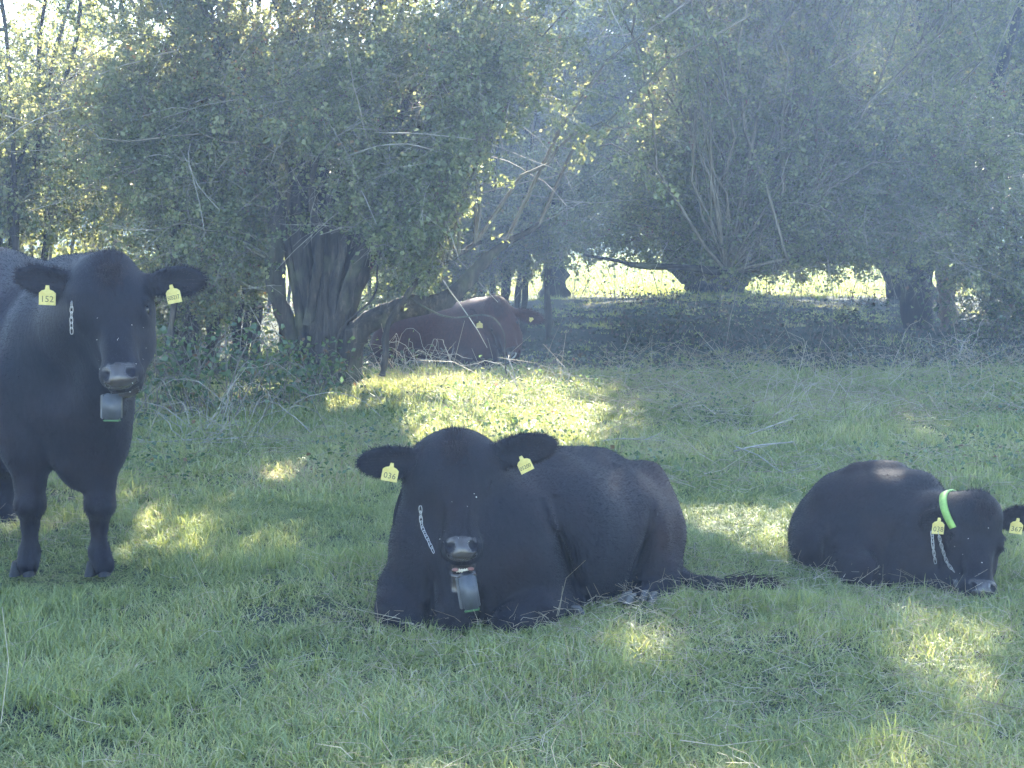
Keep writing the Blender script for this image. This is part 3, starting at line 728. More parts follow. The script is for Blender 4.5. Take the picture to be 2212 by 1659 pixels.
def build_grass():
    ms = [tuft_mesh(26, .055, .03, .12, .0044, 1.0, .06) for _ in range(6)] + [tuft_mesh(26, .06, .03, .13, .0040, 1.05, .40) for _ in range(3)] + [tuft_mesh(20, .03, .07, .17, .0046, .75, .12) for _ in range(3)]
    ms += [tuft_mesh(26, .10, .05, .14, .007, .9, .06) for _ in range(4)] + [tuft_mesh(24, .10, .05, .15, .006, .9, .4) for _ in range(2)]
    ms += [tuft_mesh(30, .25, .06, .17, .016, .6, .08) for _ in range(4)]
    grp = sprig_set('grass_tufts', ms)
    POS, SZ, VAR, TONE = [], [], [], []
    def lay(n, y0, y1, lo, dry_lo, tall_lo, thr, margin=1.3, far=False):
        x, y = wedge(n, y0, y1, margin)
        q = xyz(x, y)
        dn = vnoise(q, 1.1) * .6 + vnoise(q, 4.0) * .4
        bare = np.clip((y - 13.0) / 2.0, 0, 1) * np.clip((27 - y) / 1.0, 0, 1)
        m = dn + R.normal(size=n) * .12 > thr + .22 * bare
        x, y = x[m], y[m]; q = q[m]; n = len(x)
        th = .20 + .45 * vnoise(xyz(x, y, 7.0), .9) + .6 * vnoise(xyz(x, y, 3.0), 2.6) ** 2
        dryness = vnoise(xyz(x, y, 9.0), .9) + R.normal(size=n) * .12
        tall = vnoise(xyz(x, y, 12.0), 1.7) + R.normal(size=n) * .1
        for (cu, cv, cr) in CROPPED:        # grass trodden down beside the animals
            c = ground_at(cu, cv); d = np.hypot(x - c[0], y - c[1])
            th = th * np.where(d < cr, .42, 1)
        v = R.integers(*lo, n)
        v = np.where(dryness > .55, R.integers(*dry_lo, n), v)
        if tall_lo: v = np.where(tall > .68, R.integers(*tall_lo, n), v)
        POS.append(xyz(x, y, ground_z(x, y))); SZ.append(np.stack([.9 + 0 * th, .9 + 0 * th, th], 1) * R.uniform(.8, 1.25, (n, 1)))
        VAR.append(v); TONE.append((vnoise(xyz(x, y, 2.0), .7) * .6 + vnoise(xyz(x, y, 5.0), 3.0) * .5 + R.normal(size=n) * .12 - .05).clip(0, .84))
    lay(21000, 3.2, 8.0, (0, 6), (6, 9), (9, 12), .10)
    lay(19000, 8.0, 14.5, (12, 16), (16, 18), (9, 12), .14)
    lay(9000, 14.5, 27, (12, 16), (16, 18), None, .30)
    lay(16000, 27, 56, (18, 22), (18, 22), None, .02, margin=6)
    pos = np.concatenate(POS); n = len(pos)
    turn = np.stack([R.normal(size=n) * .12, R.normal(size=n) * .12, R.uniform(0, 6.28, n)], 1)
    scatter('grass', grp, pos, turn, np.concatenate(SZ), np.concatenate(VAR), np.concatenate(TONE))
build_grass()
def build_dry():
    # pale dead stems lying in and standing out of the turf
    bag = Bag()
    for (n, y0, y1, l0, l1, r, up) in [(15000, 3.3, 8, .04, .14, .0011, .5), (900, 3.3, 8, .12, .26, .0011, .3), (9000, 8, 14, .06, .24, .0016, .45), (1300, 8, 14, .2, .5, .0018, .3), (500, 11, 15, .2, .7, .003, .6), (300, 4, 14, .2, .42, .0016, .9)]:
        x, y = wedge(n, y0, y1)
        m = vnoise(xyz(x, y), .8) + R.normal(size=n) * .15 > .44
        x, y = x[m], y[m]; n = len(x)
        az = R.uniform(0, 6.28, n); el = np.abs(R.normal(0, up, n)).clip(0, 1.35)
        d = xyz(np.cos(az) * np.cos(el), np.sin(az) * np.cos(el), np.sin(el))
        L = R.uniform(l0, l1, n)[:, None]
        b = xyz(x, y, ground_z(x, y) + R.uniform(0, .07, n))
        side = nrm(R.normal(size=(n, 3))) * L * .14
        pts = np.stack([b, b + d * L * .35 + side, b + d * L - np.array([0, 0, 1]) * L * .1], 1)
        V, F = tubes(pts, np.linspace(1, .5, 3)[None] * r * R.uniform(.6, 1.3, (n, 1)), 3)
        bag.add(V, F, np.repeat(R.random(n), 9))
    # strawy bank at the right
    n = 1500; y = R.uniform(11.0, 16.5, n); x = R.uniform(.9, 6.5, n) * y / 14
    az = R.uniform(0, 6.28, n); el = np.abs(R.normal(0, .5, n)).clip(0, 1.3); L = R.uniform(.12, .55, n)[:, None]
    d = xyz(np.cos(az) * np.cos(el), np.sin(az) * np.cos(el), np.sin(el)); b = xyz(x, y, ground_z(x, y) + R.uniform(0, .08, n))
    pts = np.stack([b, b + d * L * .45 + nrm(R.normal(size=(n, 3))) * L * .14, b + d * L - np.array([0, 0, 1]) * L * .12], 1)
    V, F = tubes(pts, np.linspace(1, .5, 3)[None] * .0026 * R.uniform(.6, 1.3, (n, 1)), 3)
    bag.add(V, F, np.repeat(R.random(n), 9))
    V, F, A = bag.out()
    ob('dry_grass', raw_mesh('dry_grass', V, F, M_DRY, {'rnd': A}), kind='stuff')
build_dry()
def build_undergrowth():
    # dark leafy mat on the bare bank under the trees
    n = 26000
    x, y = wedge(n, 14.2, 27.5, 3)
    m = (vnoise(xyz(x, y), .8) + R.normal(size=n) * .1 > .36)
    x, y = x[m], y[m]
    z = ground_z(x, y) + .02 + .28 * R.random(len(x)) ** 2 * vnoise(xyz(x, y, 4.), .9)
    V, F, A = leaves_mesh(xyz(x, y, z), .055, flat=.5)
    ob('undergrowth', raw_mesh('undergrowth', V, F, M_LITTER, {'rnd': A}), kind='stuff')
    n = 9000
    x, y = wedge(n, 8.5, 14.5, 1)
    m = (vnoise(xyz(x, y), 1.3) > .55)
    x, y = x[m], y[m]
    z = ground_z(x, y) + .02 + .10 * R.random(len(x))
    V, F, A = leaves_mesh(xyz(x, y, z), .035, flat=.8)
    ob('weeds', raw_mesh('weeds', V, F, M_BRAMBLE, {'rnd': A}), kind='stuff')
build_undergrowth()

# brambles with arching canes
def bramble(u, v, ru, h, label, n_canes=26, n_leaf=900, leaf=.055, dead=.3, mat=None, name='bramble_bush', cat='bramble'):
    Y = CAM_H * FPX / (v - HORIZON)
    base = P(u, v, Y); base[2] = 0
    s = Y / FPX; rx = ru * s
    root = thing(name, label, cat, tuple(base), 'brambles along the hedge foot')
    n = n_canes
    a = np.stack([base[0] + R.normal(size=n) * rx * .6, base[1] + R.normal(size=n) * .3, np.zeros(n)], 1)
    az = R.uniform(0, 6.28, n); L = R.uniform(.4, 1.1, n) * h * 1.6
    e = a + xyz(np.cos(az) * L, np.sin(az) * L * .6, R.uniform(.0, .6, n) * h)
    e[:, 2] = np.maximum(e[:, 2], .03)
    t = np.linspace(0, 1, 9)[None, :, None]
    C = a[:, None] * (1 - t) + e[:, None] * t
    C[..., 2] += (4 * t[..., 0] * (1 - t[..., 0])) * (h * (R.uniform(-.25, .6, n) if dead > .5 else R.uniform(.5, 1.1, n)))[:, None]
    C += np.cumsum(R.normal(size=C.shape), 1) * (.022 if dead > .5 else .012)
    C[..., 2] = np.maximum(C[..., 2], .01)
    V, F = tubes(C, np.linspace(1, .4, 9)[None] * (.0035 if dead > .5 else .0055) * R.uniform(.5, 1.3, (n, 1)), 4)
    part('canes', V, F, M_TWIG_PALE if dead > .5 else M_TWIG, root, kind='stuff', smooth=True)
    if n_leaf:
        b = R.integers(0, n, n_leaf); i = R.integers(1, 9, n_leaf)
        lp = C[b, i] + R.normal(size=(n_leaf, 3)) * .07
        lp[:, 2] = np.maximum(lp[:, 2], .03)
        keep_ = ~sunlit_path(lp)
        if keep_.sum() > 10: lp = lp[keep_]
        V, F, A = leaves_mesh(lp, leaf, flat=.5)
        part('leaves', V, F, mat or M_BRAMBLE, root, attrs={'rnd': A}, kind='stuff')
    return root
bramble(360, 900, 110, .55, 'leafy bramble patch at the hedge foot right of the standing cow', 30, 480)
bramble(500, 890, 110, .5, 'low bramble patch left of the big fluted trunk', 30, 420)
bramble(440, 940, 150, .5, 'dry leafless bramble canes between the standing cow and the fluted trunk', 40, 50, .035, dead=1, name='dead_bramble')
bramble(1330, 650, 130, .7, 'thin leafless brush against the bright field beyond the brown cow', 30, 160, .06, name='dead_bramble')
bramble(1740, 656, 170, .8, 'thin leafless brush against the bright field left of the dark trunk', 40, 240, .06, name='dead_bramble')
bramble(610, 870, 70, .35, 'small ivy-leaved bramble at the left side of the fluted trunk base', 20, 700, .05)
bramble(300, 800, 110, .9, 'tall bramble in the thicket behind the standing cow', 22, 1100, .05)
bramble(900, 815, 90, .5, 'tangle of bare dead stems in front of the brown cow', 46, 90, .03, dead=1, name='dead_bramble')
bramble(1130, 850, 70, .42, 'bare pale bramble stems below the muzzle of the brown cow', 22, 40, .04, dead=1, name='dead_bramble')
bramble(2050, 790, 200, .55, 'straggling dead stems on the right behind the sleeping cow', 34, 60, .03, dead=1, name='dead_bramble')
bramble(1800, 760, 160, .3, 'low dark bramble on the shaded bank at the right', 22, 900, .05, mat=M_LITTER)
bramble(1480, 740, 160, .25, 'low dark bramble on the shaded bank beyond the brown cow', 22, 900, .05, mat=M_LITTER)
bramble(2160, 740, 110, .6, 'dark bramble heap under the bush at the right edge', 26, 1100, .05)

# loose twigs lying on the grass
def twig(label, pts, r, forks=2):
    W = np.array([P(u, v, CAM_H * FPX / (v0 - HORIZON)) for (u, v, v0) in pts])
    root = thing('fallen_twig', label, 'twig', tuple(np.r_[W[0, :2], 0]), 'dead twigs lying on the grass')
    C = catmull(W, 14); bag = Bag()
    bag.add(*tubes(C[None], np.linspace(r, r * .5, 14)[None], 6))
    for i in range(forks):
        k = 3 + int(R.integers(0, 8)); d = nrm(nrm(C[k + 1] - C[k]) + R.normal(size=3) * .55); L = R.uniform(.12, .3)
        d[2] = abs(d[2]) * .5
        D = catmull(np.array([C[k], C[k] + d * L * .5 + R.normal(size=3) * .01, C[k] + d * L]), 6)
        bag.add(*tubes(D[None], np.linspace(r * .6, r * .3, 6)[None], 5))
    bag.part('stem', M_TWIG_PALE, root, smooth=True)
twig('pale forked twig on the grass just above the back of the central cow', [(1284, 955, 965), (1340, 948, 962), (1440, 952, 962)], .006, 3)
twig('long thin pale twig slanting down the grass left of the sleeping cow', [(1590, 965, 985), (1640, 985, 1000), (1690, 1020, 1030), (1770, 1040, 1050)], .005, 2)
twig('bent bleached twig on the grass midway between the central and sleeping cows', [(1585, 975, 985), (1640, 962, 980), (1700, 956, 975), (1715, 954, 975)], .007, 1)
twig('bleached twig standing out of the grass above the sleeping cow', [(1600, 945, 955), (1680, 915, 950), (1725, 895, 950)], .005, 2)
twig('mossy stick lying between the fluted trunk and the brown cow', [(836, 806, 812), (900, 808, 814), (980, 812, 816), (1060, 815, 820)], .016, 2)

# ------------------------------------------------------------------ cows: one smooth body each, cut out of a distance field
class Field:
    def __init__(s, lo, hi, h):
        s.h = h; s.lo = np.array(lo, float)
        s.n = np.ceil((np.array(hi) - s.lo) / h).astype(int) + 1
        s.F = np.full(s.n, 5.0, np.float32)
        s.ax = [s.lo[i] + h * np.arange(s.n[i]) for i in range(3)]
    def win(s, lo, hi):
        a = np.clip(np.floor((np.asarray(lo) - s.lo) / s.h).astype(int), 0, s.n - 1)
        b = np.clip(np.ceil((np.asarray(hi) - s.lo) / s.h).astype(int) + 1, 1, s.n)
        if np.any(b <= a): return None
        sl = tuple(slice(a[i], b[i]) for i in range(3))
        X = np.stack(np.meshgrid(*[s.ax[i][sl[i]] for i in range(3)], indexing='ij'), -1).astype(np.float32)
        return sl, X
    def _put(s, sl, d, k):
        a = s.F[sl]
        t = np.clip(.5 + .5 * (a - d) / k, 0, 1)
        s.F[sl] = a * (1 - t) + d * t - k * t * (1 - t)
    def cap(s, a, b, ra, rb, k=.05):
        a = np.asarray(a); b = np.asarray(b); m = max(ra, rb) + k + 3 * s.h
        w = s.win(np.minimum(a, b) - m, np.maximum(a, b) + m)
        if w is None: return
        sl, X = w
        ab = (b - a).astype(np.float32); pa = X - a.astype(np.float32)
        t = np.clip((pa @ ab) / max(ab @ ab, 1e-9), 0, 1)
        d = np.linalg.norm(pa - t[..., None] * ab, axis=-1) - (ra + (rb - ra) * t)
        s._put(sl, d, k)
    def ell_d(s, X, c, r, A):
        q = (X - np.asarray(c, np.float32)) @ np.asarray(A, np.float32).T
        r = np.asarray(r, np.float32)
        k0 = np.linalg.norm(q / r, axis=-1); k1 = np.linalg.norm(q / (r * r), axis=-1)
        return k0 * (k0 - 1) / np.maximum(k1, 1e-6)
    def ell(s, c, r, A=np.eye(3), k=.05):
        m = max(r) + k + 3 * s.h
        w = s.win(np.asarray(c) - m, np.asarray(c) + m)
        if w is None: return
        sl, X = w
        s._put(sl, s.ell_d(X, c, r, A), k)
    def carve(s, c, r, A=np.eye(3), k=.02):
        m = max(r) + k + 3 * s.h
        w = s.win(np.asarray(c) - m, np.asarray(c) + m)
        if w is None: return
        sl, X = w
        d = -s.ell_d(X, c, r, A); a = s.F[sl]
        t = np.clip(.5 - .5 * (a - d) / k, 0, 1)
        s.F[sl] = a * (1 - t) + d * t + k * t * (1 - t)
    def at(s, p):
        q = (np.asarray(p) - s.lo) / s.h
        i = np.clip(np.floor(q).astype(int), 0, s.n - 2); t = np.clip(q - i, 0, 1)
        o = 0
        for dx in (0, 1):
            for dy in (0, 1):
                for dz in (0, 1):
                    w = (t[..., 0] if dx else 1 - t[..., 0]) * (t[..., 1] if dy else 1 - t[..., 1]) * (t[..., 2] if dz else 1 - t[..., 2])
                    o = o + w * s.F[i[..., 0] + dx, i[..., 1] + dy, i[..., 2] + dz]
        return o
    def mesh(s):
        F = s.F; S = F < 0
        nx, ny, nz = s.n
        cnt = np.zeros((nx - 1, ny - 1, nz - 1), np.int8)
        off = [(x, y, z) for x in (0, 1) for y in (0, 1) for z in (0, 1)]
        for (x, y, z) in off: cnt += S[x:nx - 1 + x, y:ny - 1 + y, z:nz - 1 + z]
        C = np.argwhere((cnt > 0) & (cnt < 8))
        idx = -np.ones(cnt.shape, np.int64); idx[tuple(C.T)] = np.arange(len(C))
        acc = np.zeros((len(C), 3)); num = np.zeros(len(C))
        for i, a in enumerate(off):
            for b in off[i + 1:]:
                d = np.array(b) - np.array(a)
                if abs(d).sum() != 1 or d.min() < 0: continue
                fa = F[tuple((C + np.array(a)).T)]; fb = F[tuple((C + np.array(b)).T)]
                m = (fa < 0) != (fb < 0)
                t = fa[m] / (fa[m] - fb[m])
                acc[m] += np.array(a) + t[:, None] * d; num[m] += 1
        V = s.lo + s.h * (C + acc / num[:, None])
        Q = []
        for ax in range(3):
            u, v = (ax + 1) % 3, (ax + 2) % 3
            A = [slice(None)] * 3; B = [slice(None)] * 3
            A[ax] = slice(0, -1); B[ax] = slice(1, None)
            D = S[tuple(A)] != S[tuple(B)]
            E = np.argwhere(D)
            E = E[(E[:, u] > 0) & (E[:, v] > 0) & (E[:, u] < s.n[u] - 1) & (E[:, v] < s.n[v] - 1)]
            du = np.zeros(3, int); du[u] = 1; dv = np.zeros(3, int); dv[v] = 1
            q = np.stack([idx[tuple((E - du - dv).T)], idx[tuple((E - dv).T)], idx[tuple(E.T)], idx[tuple((E - du).T)]], 1)
            inside = S[tuple(E.T)]
            q[~inside] = q[~inside][:, ::-1]
            Q.append(q)
        return V, np.concatenate(Q)

def frame_from(L, side):
    L = nrm(L); S_ = np.asarray(side, float); S_ = nrm(S_ - L * (S_ @ L)); Nn = np.cross(L, S_)
    return np.stack([S_, L, Nn])

class Head:
    def __init__(s, poll, muzzle, side=(1, 0, 0), wide=1.0):
        s.o = np.asarray(poll); s.A = frame_from(muzzle - poll, side); s.k = np.linalg.norm(muzzle - poll) / .53; s.w = wide
    def p(s, a, l, n): return s.o + s.k * (a * s.w * s.A[0] + l * s.A[1] + n * s.A[2])
    def local(s, X):
        q = (X - s.o) @ s.A.T / s.k; q[:, 0] /= s.w
        return q
    def sculpt(s, F, ears, open_mouth=0.0, ear_w=.062):
        k = s.k; A = s.A
        E = lambda c, r, kk=.03: F.ell(s.p(*c), np.array([r[0] * s.w, r[1], r[2]]) * k, A, kk * k)
        E((0, .125, -.085), (.110, .12, .095))
        E((0, .0, -.075), (.060, .052, .058), .045)
        E((0, .15, -.05), (.104, .15, .062), .04)
        F.cap(s.p(0, .22, -.085), s.p(0, .43, -.062), .088 * k, .066 * k, .04 * k)
        E((0, .33, -.045), (.05, .16, .04), .04)
        for q in (-1, 1):
            E((q * .098, .195, -.07), (.038, .05, .045), .03)
            E((q * .097, .170, -.052), (.036, .022, .032), .018)
            E((q * .100, .226, -.060), (.030, .014, .028), .014)
            E((q * .072, .24, -.165), (.055, .14, .085), .05)
            F.cap(s.p(q * .062, .28, -.185), s.p(q * .03, .47, -.135), .05 * k, .042 * k, .04 * k)
        E((0, .465, -.068), (.090, .068, .070), .03)
        E((0, .492, -.020), (.066, .046, .034), .025)
        jaw = open_mouth * .050
        E((0, .505 + jaw, -.130 - jaw * .3), (.060, .034, .038), .02)
        if open_mouth: F.cap(s.p(0, .40, -.17), s.p(0, .505 + jaw, -.130 - jaw * .3), .05 * k, .036 * k, .03 * k)
        for q in (-1, 1):
            F.carve(s.p(q * .050, .488, .010), np.array([.019, .024, .030]) * k, A, .012 * k)
            F.carve(s.p(q * .122, .200, -.062), np.array([.024, .020, .018]) * k, A, .015 * k)
        F.carve(s.p(0, .545 + jaw * .16, -.098 - jaw * .1), np.array([.056, .03 - .016 * open_mouth, .006 + open_mouth * .03]) * k, A, .01 * k)
        s.ears = []
        for (q, tip, facing, wid) in ears:
            b = s.p(q * .105, .055, -.10); a = tip - b; ln = np.linalg.norm(a); a = a / ln
            nf = np.asarray(facing, float); nf = nrm(nf - a * (nf @ a)); wv = np.cross(nf, a)
            EA = np.stack([a, wv, nf]); c = b + a * ln * .56; r = np.array([ln * .47, wid, .026 * k])
            F.cap(b - a * .02, b + a * ln * .4, .042 * k, .034 * k, .03 * k)
            F.ell(c, r, EA, .02 * k)
            F.carve(c + nf * .030 * k + a * .01, np.array([ln * .36, wid * .74, .030 * k]), EA, .012 * k)
            s.ears.append((c, r, EA, b))

def hairs(V, Nv, flow, length, width, lift):
    n = len(V)
    ft = flow - Nv * np.sum(flow * Nv, 1, keepdims=True); ft = nrm(ft + R.normal(size=(n, 3)) * .18)
    sd = nrm(np.cross(Nv, ft)) * (width * R.uniform(.6, 1.3, n))[:, None]
    tip = V + (ft * np.cos(lift)[:, None] + Nv * np.sin(lift)[:, None]) * (length * R.uniform(.6, 1.3, n))[:, None]
    Q = np.stack([V - sd * .5 - Nv * .001, V + sd * .5 - Nv * .001, tip], 1).reshape(-1, 3)
    return Q, np.arange(n * 3).reshape(-1, 3)

def text_mesh(s, size, mat):
    cu = bpy.data.curves.new('tag_number', 'FONT'); cu.body = s; cu.size = size; cu.align_x = 'CENTER'; cu.align_y = 'CENTER'
    cu.extrude = .0004; cu.resolution_u = 2
    o = bpy.data.objects.new('tag_number', cu); COL.objects.link(o)
    dg = bpy.context.evaluated_depsgraph_get(); dg.update()
    me = bpy.data.meshes.new_from_object(o.evaluated_get(dg)); me.name = 'tag_number'
    bpy.data.objects.remove(o); bpy.data.curves.remove(cu)
    me.materials.clear(); me.materials.append(mat)
    return me

def ear_tag(root, c, w, h, roll, yaw, text, plain=False):
    """flag tag: pierced neck at the top, printed plate below; c = centre of the plate in the world"""
    ol = np.array([(-.5, -.5), (.5, -.5), (.5, .18), (.34, .32), (.14, .38), (.10, .62), (-.10, .62), (-.14, .38), (-.34, .32), (-.5, .18)]) * [w, h]
    n = len(ol); t = .0022
    V = np.concatenate([np.c_[ol[:, 0], np.full(n, -t), ol[:, 1]], np.c_[ol[:, 0], np.full(n, t), ol[:, 1]]])
    V[:, 1] += .15 * (V[:, 0] ** 2) / w        # slight curl
    me = bpy.data.meshes.new('ear_tag')
    F = [list(range(n)), list(range(2 * n - 1, n - 1, -1))] + [[i, i + n, (i + 1) % n + n, (i + 1) % n] for i in range(n)]
    me.from_pydata([tuple(v) for v in V], [], F); me.update(); me.materials.append(M_TAG)
    o = ob('ear_tag', me, root)
    o.location = np.asarray(c) - np.array(root.location)
    o.rotation_euler = (0, roll, yaw)
    if text:
        tm = text_mesh(text, h * .50 if len(text) <= 3 else h * .36, M_INK)
        for v in tm.vertices: v.co.x *= min(1.0, .62 * w / max(1e-6, max(abs(q.co.x) for q in tm.vertices)) ) if False else 1.0
        ext = max(abs(v.co.x) for v in tm.vertices); f = min(1.0, .43 * w / ext)
        for v in tm.vertices: v.co.x *= f
        to = ob('tag_number', tm, o); to.rotation_euler = (math.radians(90), 0, 0); to.location = (0, -t - .0008, -h * .17)
    # stud
    a = np.arange(10) * math.tau / 10
    V = np.concatenate([np.c_[np.cos(a), np.zeros(10), np.sin(a)] * .007, np.c_[np.cos(a) * .8, np.full(10, -1), np.sin(a) * .8] * [.007, .005, .007]])
    F = [[i, (i + 1) % 10, (i + 1) % 10 + 10, i + 10] for i in range(10)] + [list(range(19, 9, -1))]
    sm = bpy.data.meshes.new('stud'); sm.from_pydata([tuple(v) for v in V], [], F); sm.update(); sm.materials.append(M_TAG)
    so = ob('stud', sm, o); so.location = (0, -t, h * .5)
    return o

_link = None
def link_mesh():
    global _link
    if _link: return _link
    a = np.linspace(0, math.tau, 15)[:-1]
    ring = np.stack([.0058 * np.cos(a), 0 * a, .0135 * np.sin(a)], 1)
    q = ring * 1.0; q[:, 2] = np.sign(ring[:, 2]) * np.minimum(abs(ring[:, 2]) * 1.3, .0135)
    k = len(q); T = nrm(np.roll(q, -1, 0) - np.roll(q, 1, 0)); up = np.array([0, 1., 0]); n2 = np.cross(T, up)
    s = 5; b = np.arange(s) * math.tau / s; r = .0013
    V = q[:, None] + r * (up * np.cos(b)[None, :, None] + n2[:, None] * np.sin(b)[None, :, None])
    i = np.arange(k * s).reshape(k, s); nk = np.roll(i, -1, 0); ns = np.roll(i, -1, 1); nn = np.roll(nk, -1, 1)
    _link = raw_mesh('chain_link', V.reshape(-1, 3), np.stack([i, ns, nn, nk], -1).reshape(-1, 4), M_STEEL, smooth=True)
    return _link
def chain(root, pts, step=.019):
    C = catmull(np.array(pts), 200)
    L = np.r_[0, np.cumsum(np.linalg.norm(np.diff(C, axis=0), axis=1))]
    n = int(L[-1] / step)
    co = bpy.data.objects.new('chain', None); COL.objects.link(co); co.parent = root
    co.location = C[0] - np.array(root.location); co.empty_display_size = .02
    for i in range(n):
        p = np.array([np.interp(i * step, L, C[:, j]) for j in range(3)]); q = np.array([np.interp(i * step + step, L, C[:, j]) for j in range(3)])
        o = ob('chain_link', link_mesh(), co)
        o.location = (p + q) / 2 - C[0]
        rot = Vector(q - p).to_track_quat('Z', 'Y')
        from mathutils import Quaternion
        o.rotation_mode = 'QUATERNION'; o.rotation_quaternion = rot @ Quaternion((0, 0, 1), math.radians(70 * (i % 2) + 10))

def collar(root, Fd, c, axis, mat, width=.045, thick=.010, name='collar', rlim=.26):
    """strap that hugs the neck: marched outwards from the neck axis until it leaves the skin"""
    axis = nrm(axis); a1 = nrm(np.cross(axis, [0, 0, 1.0])); a2 = np.cross(axis, a1)
    m = 48; th = np.arange(m) * math.tau / m
    D = np.cos(th)[:, None] * a1 + np.sin(th)[:, None] * a2
    rr = np.linspace(.03, .34, 125)
    rows = []
    for s_ in (-.5, 0, .5):
        o = c + axis * width * s_
        pts = o + D[:, None, :] * rr[None, :, None]
        f = Fd.at(pts)
        r0 = np.array([rr[np.argmax(f[j] > .003)] if (f[j] > .003).any() else rr[-1] for j in range(m)])
        r0 = np.minimum(r0, rlim)
        for _ in range(2): r0 = np.minimum((np.roll(r0, 1) + np.roll(r0, -1) + r0) / 3, r0 + .01)
        rows.append((o, r0))
    rmax = np.max([r for _, r in rows], 0)
    ring = []
    for (o, r0), s_ in zip(rows, (-.5, 0, .5)):
        r1 = .8 * r0 + .2 * rmax - .004
        ring.append(o + D * r1[:, None]); ring.append(o + D * (r1 + thick)[:, None])
    Vv = np.stack([ring[0], ring[2], ring[4], ring[5], ring[3], ring[1]], 1)
    i = np.arange(m * 6).reshape(m, 6); nx = np.roll(i, -1, 0); j = np.roll(i, -1, 1); jn = np.roll(nx, -1, 1)
    return part(name, Vv.reshape(-1, 3), np.stack([i, nx, jn, j], -1).reshape(-1, 4), mat, root, smooth=False)

def rounded_box(c, sx, sy, sz, A, bev=.006):
    import bmesh
    bm = bmesh.new(); bmesh.ops.create_cube(bm, size=1)
    for v in bm.verts: v.co = (v.co.x * sx, v.co.y * sy, v.co.z * sz)
    bmesh.ops.bevel(bm, geom=bm.edges[:], offset=bev, segments=3, affect='EDGES')
    me = bpy.data.meshes.new('casing'); bm.to_mesh(me); bm.free()
    co = np.array([v.co for v in me.vertices]) @ np.asarray(A) + c
    F = [list(p.vertices) for p in me.polygons]
    bpy.data.meshes.remove(me)
    return co, F
def collar_unit(root, c, w, h, d, roll, pitch):
    from mathutils import Euler
    A = np.array(Euler((pitch, roll, 0)).to_matrix()).T
    L = np.array(root.location)
    V, F = rounded_box(c, w, d, h, A, .009)
    me = bpy.data.meshes.new('collar_unit'); me.from_pydata([tuple(v) for v in V - L], [], F); me.update(); me.materials.append(M_UNIT)
    for p in me.polygons: p.use_smooth = True
    o = ob('collar_unit', me, root, label='grey plastic box hanging under the neck')
    V, F = rounded_box(c + np.array([0, -.004, -h * .5 - .0015]) @ A, w * .86, d * .8, .006, A, .002)
    m2 = bpy.data.meshes.new('trim'); m2.from_pydata([tuple(v) for v in V - L], [], F); m2.update(); m2.materials.append(M_UNIT_EDGE)
    ob('trim', m2, o)
    V, F = rounded_box(c + np.array([-w * .58, .012, 0]) @ A, w * .2, d * .55, h * .92, A, .004)
    m3 = bpy.data.meshes.new('side_bracket'); m3.from_pydata([tuple(v) for v in V - L], [], F); m3.update(); m3.materials.append(M_UNIT)
    ob('side_bracket', m3, o)
    V, F = rounded_box(c + np.array([0, .045, h * .5 - .006]) @ A, w * .55, d * .3, .03, A, .004)
    m4 = bpy.data.meshes.new('hanger'); m4.from_pydata([tuple(v) for v in V - L], [], F); m4.update(); m4.materials.append(M_STRAP_BLACK)
    ob('hanger', m4, o)
    return o

def hoof(root, c, r, fwd, mat=None):
    """cloven hoof: two claws"""
    f = nrm(np.asarray(fwd, float)); sd = np.cross(f, [0, 0, 1.0]); bag = Bag()
    for q in (-1, 1):
        K = 6; a = np.arange(10) * math.tau / 10; rows = []
        for i, t in enumerate(np.linspace(0, 1, K)):
            cc = c + sd * q * r * .52 + f * r * (.5 * (1 - t)) + np.array([0, 0, r * .95 * t])
            s1 = r * (.56 - .12 * t)
            rows.append(cc + np.cos(a)[:, None] * sd * s1 * .85 + np.sin(a)[:, None] * f * s1 * 1.25)
        rows.append(np.repeat((rows[-1].mean(0))[None], 10, 0))
        V = np.array(rows); i = np.arange(V.shape[0] * 10).reshape(-1, 10); nx = np.roll(i, -1, 1)
        bag.add(V.reshape(-1, 3), np.stack([i[:-1], nx[:-1], nx[1:], i[1:]], -1).reshape(-1, 4))
    bag.part('hoof', mat or M_HOOF, root, smooth=True)

def sphere(c, r, n=12, m=8):
    th = np.linspace(0, math.pi, m + 1); ph = np.arange(n) * math.tau / n
    V = np.array([[math.sin(t) * math.cos(p), math.sin(t) * math.sin(p), math.cos(t)] for t in th for p in ph]) * r + c
    i = np.arange((m + 1) * n).reshape(m + 1, n); nx = np.roll(i, -1, 1)
    return V, np.stack([i[:-1], i[1:], nx[1:], nx[:-1]], -1).reshape(-1, 4)

